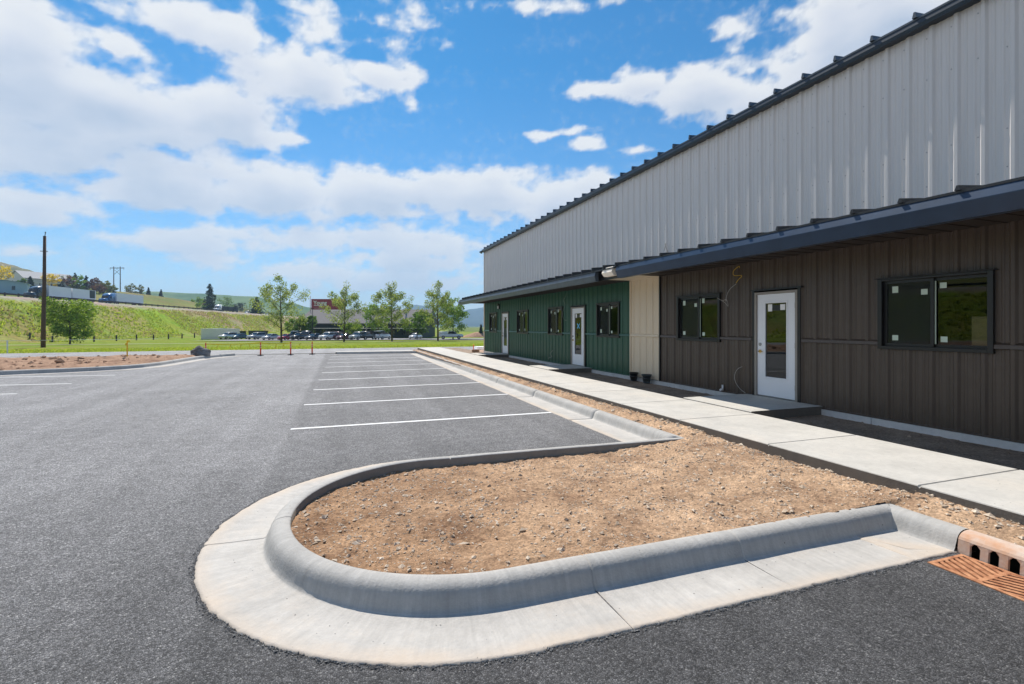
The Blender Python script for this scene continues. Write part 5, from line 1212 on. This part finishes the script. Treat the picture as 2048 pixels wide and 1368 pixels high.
# billboard
def text_mesh(s, size, m, name, parent, loc, rot, bold=.0, width=None):
    cu = bpy.data.curves.new(name, 'FONT'); cu.body = s; cu.size = size; cu.extrude = .03; cu.offset = bold; cu.align_x = 'LEFT'
    tmp = bpy.data.objects.new('tmp', cu); C.objects.link(tmp); dg = bpy.context.evaluated_depsgraph_get(); dg.update()
    me = bpy.data.meshes.new_from_object(tmp.evaluated_get(dg)); bpy.data.objects.remove(tmp); me.materials.clear(); me.materials.append(m)
    o = bpy.data.objects.new(name, me); C.objects.link(o); o.parent = parent; o.location = loc; o.rotation_euler = rot
    if width:
        xs = [v.co.x for v in me.vertices]; k = width/(max(xs)-min(xs)); o.scale = (k, 1, 1)
    return o
d = 190; a = at(622.5, d); b = at(689, d); W = math.dist(a, b); zb, zt = zof(620, d), zof(598, d); ang = math.atan2(b[1]-a[1], b[0]-a[0])
t = thing('billboard', 'dark red billboard reading Young behind the grey roof', 'billboard', (a[0], a[1], -1.7), ang)
hb, ht = zb+1.7, zt+1.7
mb = MB(); mb.box(0, 0, hb, W, .3, ht); mb.build('panel', M['redroof'], t)
mb = MB(); mb.box(0, -.9, hb-.35, W, .5, hb-.05); mb.build('catwalk', M['steel'], t)
for k in (.12, .5, .88): mb = MB(); mb.tube([(W*k, .45, 0), (W*k, .45, hb)], .22, 8); mb.build('post', M['steel'], t)
text_mesh('Young', 2.0, M['lettering'], 'lettering', t, (.9, -.05, hb+(ht-hb)*.50), (R(90), 0, 0), .05, 5.2)
mb = MB(); mb.box(1.0, -.04, hb+(ht-hb)*.38, 4.6, -.005, hb+(ht-hb)*.43); mb.build('underline', M['lettering'], t)
mb = MB(); mb.box(1.0, -.04, hb+(ht-hb)*.14, 6.6, -.005, hb+(ht-hb)*.20); mb.build('underline', mat('pink_line', (.5, .2, .22), .6), t)
x, y = at(620.5, 150); t = thing('light_pole', 'thin pole just left of the red billboard', 'light pole', (x, y, -1.7)); mb = MB(); mb.tube([(0, 0, 0), (0, 0, zof(592, 150)+1.7)], [.12, .07], 8); mb.build('shaft', M['rust'], t)
x, y = at(625, 118); t = thing('light_pole', 'thin dark pole beside the small dark green tree', 'light pole', (x, y, H(x, y))); mb = MB(); mb.tube([(0, 0, 0), (0, 0, zof(617, 118)-H(x, y))], [.09, .06], 8); mb.build('shaft', M['black'], t)
mb = MB(); mb.box(-.35, -.12, zof(617, 118)-H(x, y), .35, .12, zof(617, 118)-H(x, y)+.12); mb.build('lamp_head', M['black'], t)
x, y = at(733, 132); t = thing('light_pole', 'short pale pole before the grey roof left of white van', 'light pole', (x, y, H(x, y))); mb = MB(); mb.tube([(0, 0, 0), (0, 0, zof(632, 132)-H(x, y))], [.14, .14], 8); mb.build('shaft', M['steel'], t)

# ------------------------------------------------------------------ vehicles
def wheel(parent, x, y, r=.33, w=.22):
    mb = MB(); mb.tube([(x, y-w/2, r), (x, y+w/2, r)], r, 18); o = mb.build('wheel', M['rubber'], parent)
    s_ = 1 if y > 0 else -1; mb = MB(); mb.tube([(x, y+s_*(w/2+.002), r), (x, y+s_*(w/2+.02), r)], r*.6, 12); mb.build('rim', M['hub'], o)
def loft(mb, secs, mi=0, sm=True):
    """secs: (x, halfwidth_bottom, halfwidth_top, z0, z1)"""
    V = []
    for (x, wb, wt, z0, z1) in secs:
        zm = z0+(z1-z0)*.55
        V += [(x, -wb*.96, z0), (x, -wb, zm), (x, -wt, z1), (x, wt, z1), (x, wb, zm), (x, wb*.96, z0)]
    k = 6; n = len(secs); F = [(i*k+j, (i+1)*k+j, (i+1)*k+(j+1) % k, i*k+(j+1) % k) for i in range(n-1) for j in range(k)]
    F += [tuple(reversed(range(k))), tuple((n-1)*k+j for j in range(k))]; mb.add(V, F, mi, sm)
TYPES = {  # body stations, glasshouse stations, roof stations, length, wheels
 'sedan': dict(body=[(-2.3,.78,.70,.38,.86),(-2.15,.86,.80,.25,.95),(-1.2,.90,.84,.22,.97),(.6,.90,.84,.22,.95),(1.3,.89,.82,.22,.92),(2.0,.86,.76,.25,.80),(2.3,.76,.66,.36,.68)],
   glass=[(-1.75,.76,.62,.93,.97),(-1.0,.80,.60,.93,1.38),(.1,.80,.60,.93,1.42),(1.05,.78,.66,.91,.97)], roof=[(-1.1,.60,.54,1.36,1.40),(-.5,.62,.56,1.40,1.45),(.15,.61,.55,1.40,1.45),(.3,.60,.54,1.36,1.40)], wb=1.38, wr=.33),
 'suv': dict(body=[(-2.25,.82,.78,.45,1.05),(-2.15,.90,.86,.32,1.12),(-1.0,.93,.88,.28,1.12),(.6,.93,.88,.28,1.10),(1.2,.92,.86,.28,1.06),(2.0,.90,.82,.32,.98),(2.3,.82,.74,.42,.82)],
   glass=[(-2.15,.84,.70,1.08,1.14),(-1.95,.84,.68,1.08,1.62),(.2,.84,.66,1.08,1.66),(1.1,.82,.72,1.05,1.10)], roof=[(-2.1,.68,.62,1.60,1.66),(-1.0,.68,.64,1.64,1.72),(.2,.67,.62,1.63,1.70),(.4,.66,.60,1.58,1.64)], wb=1.36, wr=.37),
 'van': dict(body=[(-2.5,.88,.86,.42,1.2),(-2.4,.96,.94,.35,1.25),(.9,.96,.92,.32,1.22),(1.8,.94,.86,.34,1.12),(2.4,.88,.78,.42,.92)],
   glass=[(-2.3,.90,.82,1.2,1.95),(.2,.90,.80,1.2,2.0),(1.5,.88,.78,1.12,1.2)], roof=[(-2.4,.84,.78,1.9,2.02),(-1,.84,.80,1.96,2.1),(.3,.82,.76,1.95,2.05),(.6,.80,.72,1.85,1.94)], wb=1.6, wr=.37),
 'pickup': dict(body=[(-2.8,.90,.88,.55,1.12),(-2.75,.96,.94,.45,1.16),(-.4,.97,.93,.42,1.16),(1.3,.96,.90,.42,1.15),(2.5,.94,.86,.45,1.10),(2.75,.88,.80,.5,1.0)],
   glass=[(-.7,.84,.72,1.14,1.2),(-.6,.84,.70,1.14,1.75),(.6,.84,.70,1.14,1.78),(1.4,.84,.76,1.12,1.18)], roof=[(-.7,.72,.66,1.70,1.76),(-.2,.72,.66,1.76,1.84),(.6,.70,.64,1.76,1.83),(.8,.68,.62,1.70,1.76)], wb=1.75, wr=.40),
}
def vehicle(kind, label, x, y, z, rz, paint, name=None, cap=False, group='cars in the far car park', cargo=None):
    T = TYPES[kind]; t = thing(name or {'sedan': 'parked_car', 'suv': 'parked_suv', 'van': 'van', 'pickup': 'pickup_truck'}[kind], label, {'sedan': 'car', 'suv': 'car', 'van': 'van', 'pickup': 'pickup'}[kind], (x, y, z), rz, group)
    mb = MB(); loft(mb, T['body'])
    if cap: loft(mb, [(-2.7, .90, .82, 1.15, 1.70), (-.75, .90, .80, 1.15, 1.78)])
    # pillars: keep the glasshouse framed in paint
    bodymb = mb; mb = MB(); loft(mb, T['glass'], 0, False); mb.build('windows', M['carglass'], t)
    mb = MB(); loft(mb, T['roof']); mb.build('roof', paint, t)
    g = T['glass']; mb = bodymb
    for s_ in (-1, 1):   # pillars
        for (i, j) in ((0, 1), (len(g)-2, len(g)-1)): a, c = g[i], g[j]; mb.tube([(a[0], s_*(a[1] if a[4] < c[4] else a[2]+.02), min(a[4], a[3]+.05) if a[4] < c[4] else a[4]), (c[0], s_*(c[2]+.02 if a[4] < c[4] else c[1]), c[4] if a[4] < c[4] else c[3]+.05)], .035, 5)
        xm = (g[1][0]+g[2][0])/2; mb.tube([(xm, s_*(g[1][1]+.005), g[1][3]), (xm, s_*(g[1][2]+.02), g[1][4])], .03, 5)
    mb.build('body', paint, t)
    for sx in (-1, 1):
        for sy in (-1, 1): wheel(t, sx*T['wb'], sy*(T['body'][2][1]-.10), T['wr'])
    xf = T['body'][-1]; xr = T['body'][0]
    for s_ in (-1, 1):
        mb = MB(); mb.box(xf[0]-.10, s_*xf[1]*.72-.14, xf[4]-.17, xf[0]+.012, s_*xf[1]*.72+.14, xf[4]-.03); mb.build('headlight', M['lamp'], t)
        mb = MB(); mb.box(xr[0]-.012, s_*xr[1]*.8-.1, xr[4]-.22, xr[0]+.1, s_*xr[1]*.8+.1, xr[4]-.04); mb.build('tail_light', M['tail'], t)
    mb = MB(); mb.box(xf[0]-.08, -xf[1]*.5, xf[3]+.08, xf[0]+.01, xf[1]*.5, xf[4]-.2); mb.build('grille', M['black'], t)
    return t
PW, PS, PB, PR, PM, PK, PN, PT = car_paint('white', (.72, .72, .72)), car_paint('silver', (.42, .43, .45)), car_paint('blue', (.03, .06, .11)), car_paint('red', (.38, .02, .05)), car_paint('maroon', (.09, .008, .018)), car_paint('black', (.015, .016, .02)), car_paint('navy', (.02, .03, .05)), car_paint('teal', (.03, .09, .11))
row = [('suv', 'white estate car leftmost in the parked row', 456, 125, PW), ('sedan', 'teal sedan second from left in the parked row', 479, 122, PT), ('suv', 'silver-lavender minivan between the teal sedan and silver sedan', 513, 120, PS), ('sedan', 'silver sedan left of the tallest tree trunk', 542, 117, PS),
 ('sedan', 'bright red car right of the tallest tree trunk', 573, 115, PR), ('suv', 'dark green-black car just right of the bright red car', 599, 114, PK), ('sedan', 'dark navy sedan in the middle of the parked row', 628, 112, PN), ('suv', 'white hatchback left of the maroon cars', 656, 110, PW),
 ('sedan', 'maroon sedan under the billboard tree', 690, 109, PM), ('suv', 'silver-green jeep-like car near the row right end', 716, 107, PS)]
for k, lab, px, d, p in row:
    x, y = at(px, d); vehicle(k, lab, x, y, H(x, y)+.15, RA+R(-104), p)
x, y = at(731, 109); vehicle('pickup', 'black four-wheel drive at the right end of the parked row', x, y, H(x, y)+.15, RA+R(-100), PK)
x, y = at(676, 113); vehicle('pickup', 'dark maroon pickup peeking out behind the white hatchback', x, y, H(x, y)+.15, RA+R(-104), PM)
x, y = at(697, 124); vehicle('suv', 'pale silver car in the back row behind maroon sedan', x, y, H(x, y)+.15, RA+R(-104), PS)
x, y = at(665, 126); vehicle('suv', 'small red car half hidden in the back row', x, y, H(x, y)+.15, RA+R(-104), PR)
x, y = at(590, 126); vehicle('van', 'tall white box van behind the bright red car', x, y, H(x, y)+.15, RA+R(-80), PW)
x, y = at(612, 125); vehicle('van', 'pale blue-grey van in the back row before the dark tree', x, y, H(x, y)+.15, RA+R(-80), PS)
x, y = at(765, 116); v_ = vehicle('van', 'white van seen from behind beside the pointed thin tree', x, y, H(x, y)+.15, R(55), PW)
x, y = at(831, 128); vehicle('sedan', 'small white car under the round green tree', x, y, H(x, y)+.15, RA+R(-104), PW)
x, y = at(902, 112); vehicle('pickup', 'white pickup truck with canopy shown side-on near building corner', x, y, H(x, y)+.15, R(-12), PW, cap=True)

def semi(label, u, v, cabm, loads, zoff=0, lc=13.5):
    """truck on the highway at u metres along it; the cab points towards the viewer's left"""
    x, y = hwp(u, v); z = H(x, y)+.12; rz = math.atan2(-nx, ny)+0  # facing down the line, -u direction
    t = thing('semi_truck', label, 'truck', (x, y, z), rz, 'trucks on the highway')
    mb = MB(); loft(mb, [(3.3, 1.0, .85, .6, 1.65), (2.9, 1.15, 1.0, .5, 1.85), (1.4, 1.2, 1.1, .5, 2.05)]); loft(mb, [(1.5, 1.22, 1.1, .5, 2.3), (1.1, 1.24, 1.1, .5, 3.1), (.2, 1.25, 1.15, .5, 3.6), (-1.6, 1.25, 1.2, .5, 3.9)])
    mb.build('cab', cabm, t)
    mb = MB(); loft(mb, [(1.58, 1.0, .95, 2.06, 2.14), (1.26, 1.05, 1.0, 2.1, 2.86)], 0, False); mb.build('windshield', M['carglass'], t)
    for s_ in (-1, 1): mb = MB(); mb.box(.2, s_*1.262-.01, 2.0, 1.0, s_*1.262+.01, 2.75); mb.build('side_window', M['carglass'], t)
    mb = MB(); mb.box(-3.2, -1.0, .55, -1.6, 1.0, .95); mb.build('chassis', M['black'], t)
    for x_ in (2.4, -1.9, -3.0):
        for s_ in (-1, 1): wheel(t, x_, s_*1.08, .52, .3)
    xx = -2.4
    for (kind, L_) in loads:
        mb = MB()
        if kind == 'box': mb.box(xx-L_, -1.28, 1.15, xx, 1.28, 4.05); o = mb.build('trailer', M['trailer'], t)
        elif kind == 'open': mb.box(xx-L_, -1.28, 1.15, xx, 1.28, 4.0); o = mb.build('trailer', M['trailer'], t); mb = MB(); mb.box(xx-L_*.96, 1.285, 1.5, xx-L_*.72, 1.30, 3.9); mb.build('side_opening', M['black'], o)
        else:
            for q in range(3): mb.box(xx-L_*(q+.95)/3, -1.25, 1.2, xx-L_*(q+.05)/3, 1.25, 3.2)
            o = mb.build('load', M['hay'], t)
        mb = MB(); mb.box(xx-L_, -1.0, .9, xx, 1.0, 1.149); mb.build('trailer_bed', M['black'], t)
        for q in (1.0, 2.3):
            for s_ in (-1, 1): wheel(t, xx-L_+q, s_*1.08, .5, .3)
        xx -= L_+.5
    return t
def hu(px, v):   # distance along the highway of a picture column
    a, b = ray(px); # solve (d*a+78)*nx+(d*b-155)*ny = v
    d = (v-78*nx+155*ny)/(a*nx+b*ny); x, y = d*a, d*b; return (x+78)*(-ny)+(y-155)*nx
semi('dark semi truck with two white trailers behind the bare pole', hu(74, -3.5), -3.5, car_paint('cab_dark', (.03, .05, .07)), [('box', 8.8), ('open', 10.5)])
semi('blue semi truck with one long white trailer', hu(216, -3.5), -3.5, car_paint('cab_blue', (.03, .12, .30)), [('box', 16.0)])
semi('white semi truck hauling a dark flatbed load', hu(436, -5), -5, PW, [('load', 22)])
for px, v, p, lab in ((495, -4, PW, 'white car on the highway behind the flatbed truck'), (531, -9, PS, 'pale car farthest away on the highway')):
    u = min(hu(px, v), 300) if hu(px, v) > 0 else 250; x, y = hwp(u, v); vehicle('suv', lab, x, y, H(x, y)+.12, math.atan2(-nx, ny), p, group='cars on the highway')

# ------------------------------------------------------------------ air
mb = MB(); mb.box(-9500, -9500, -900, 9500, 9500, 420)
def haze():
    m = bpy.data.materials.new('haze_air'); m.use_nodes = True; nt = m.node_tree; nt.nodes.clear(); o = nt.nodes.new('ShaderNodeOutputMaterial'); v = nt.nodes.new('ShaderNodeVolumePrincipled')
    v.inputs['Color'].default_value = (.50, .74, 1, 1); v.inputs['Density'].default_value = HAZE; v.inputs['Anisotropy'].default_value = .2
    nt.links.new(v.outputs[0], o.inputs['Volume']); return m
HAZE = 2.2e-4
if True:
    bx3 = MB(); bx3.box(-6500, -6500, -4, 6500, 6500, 420); o = bx3.build('haze', haze()); o['kind'] = 'stuff'
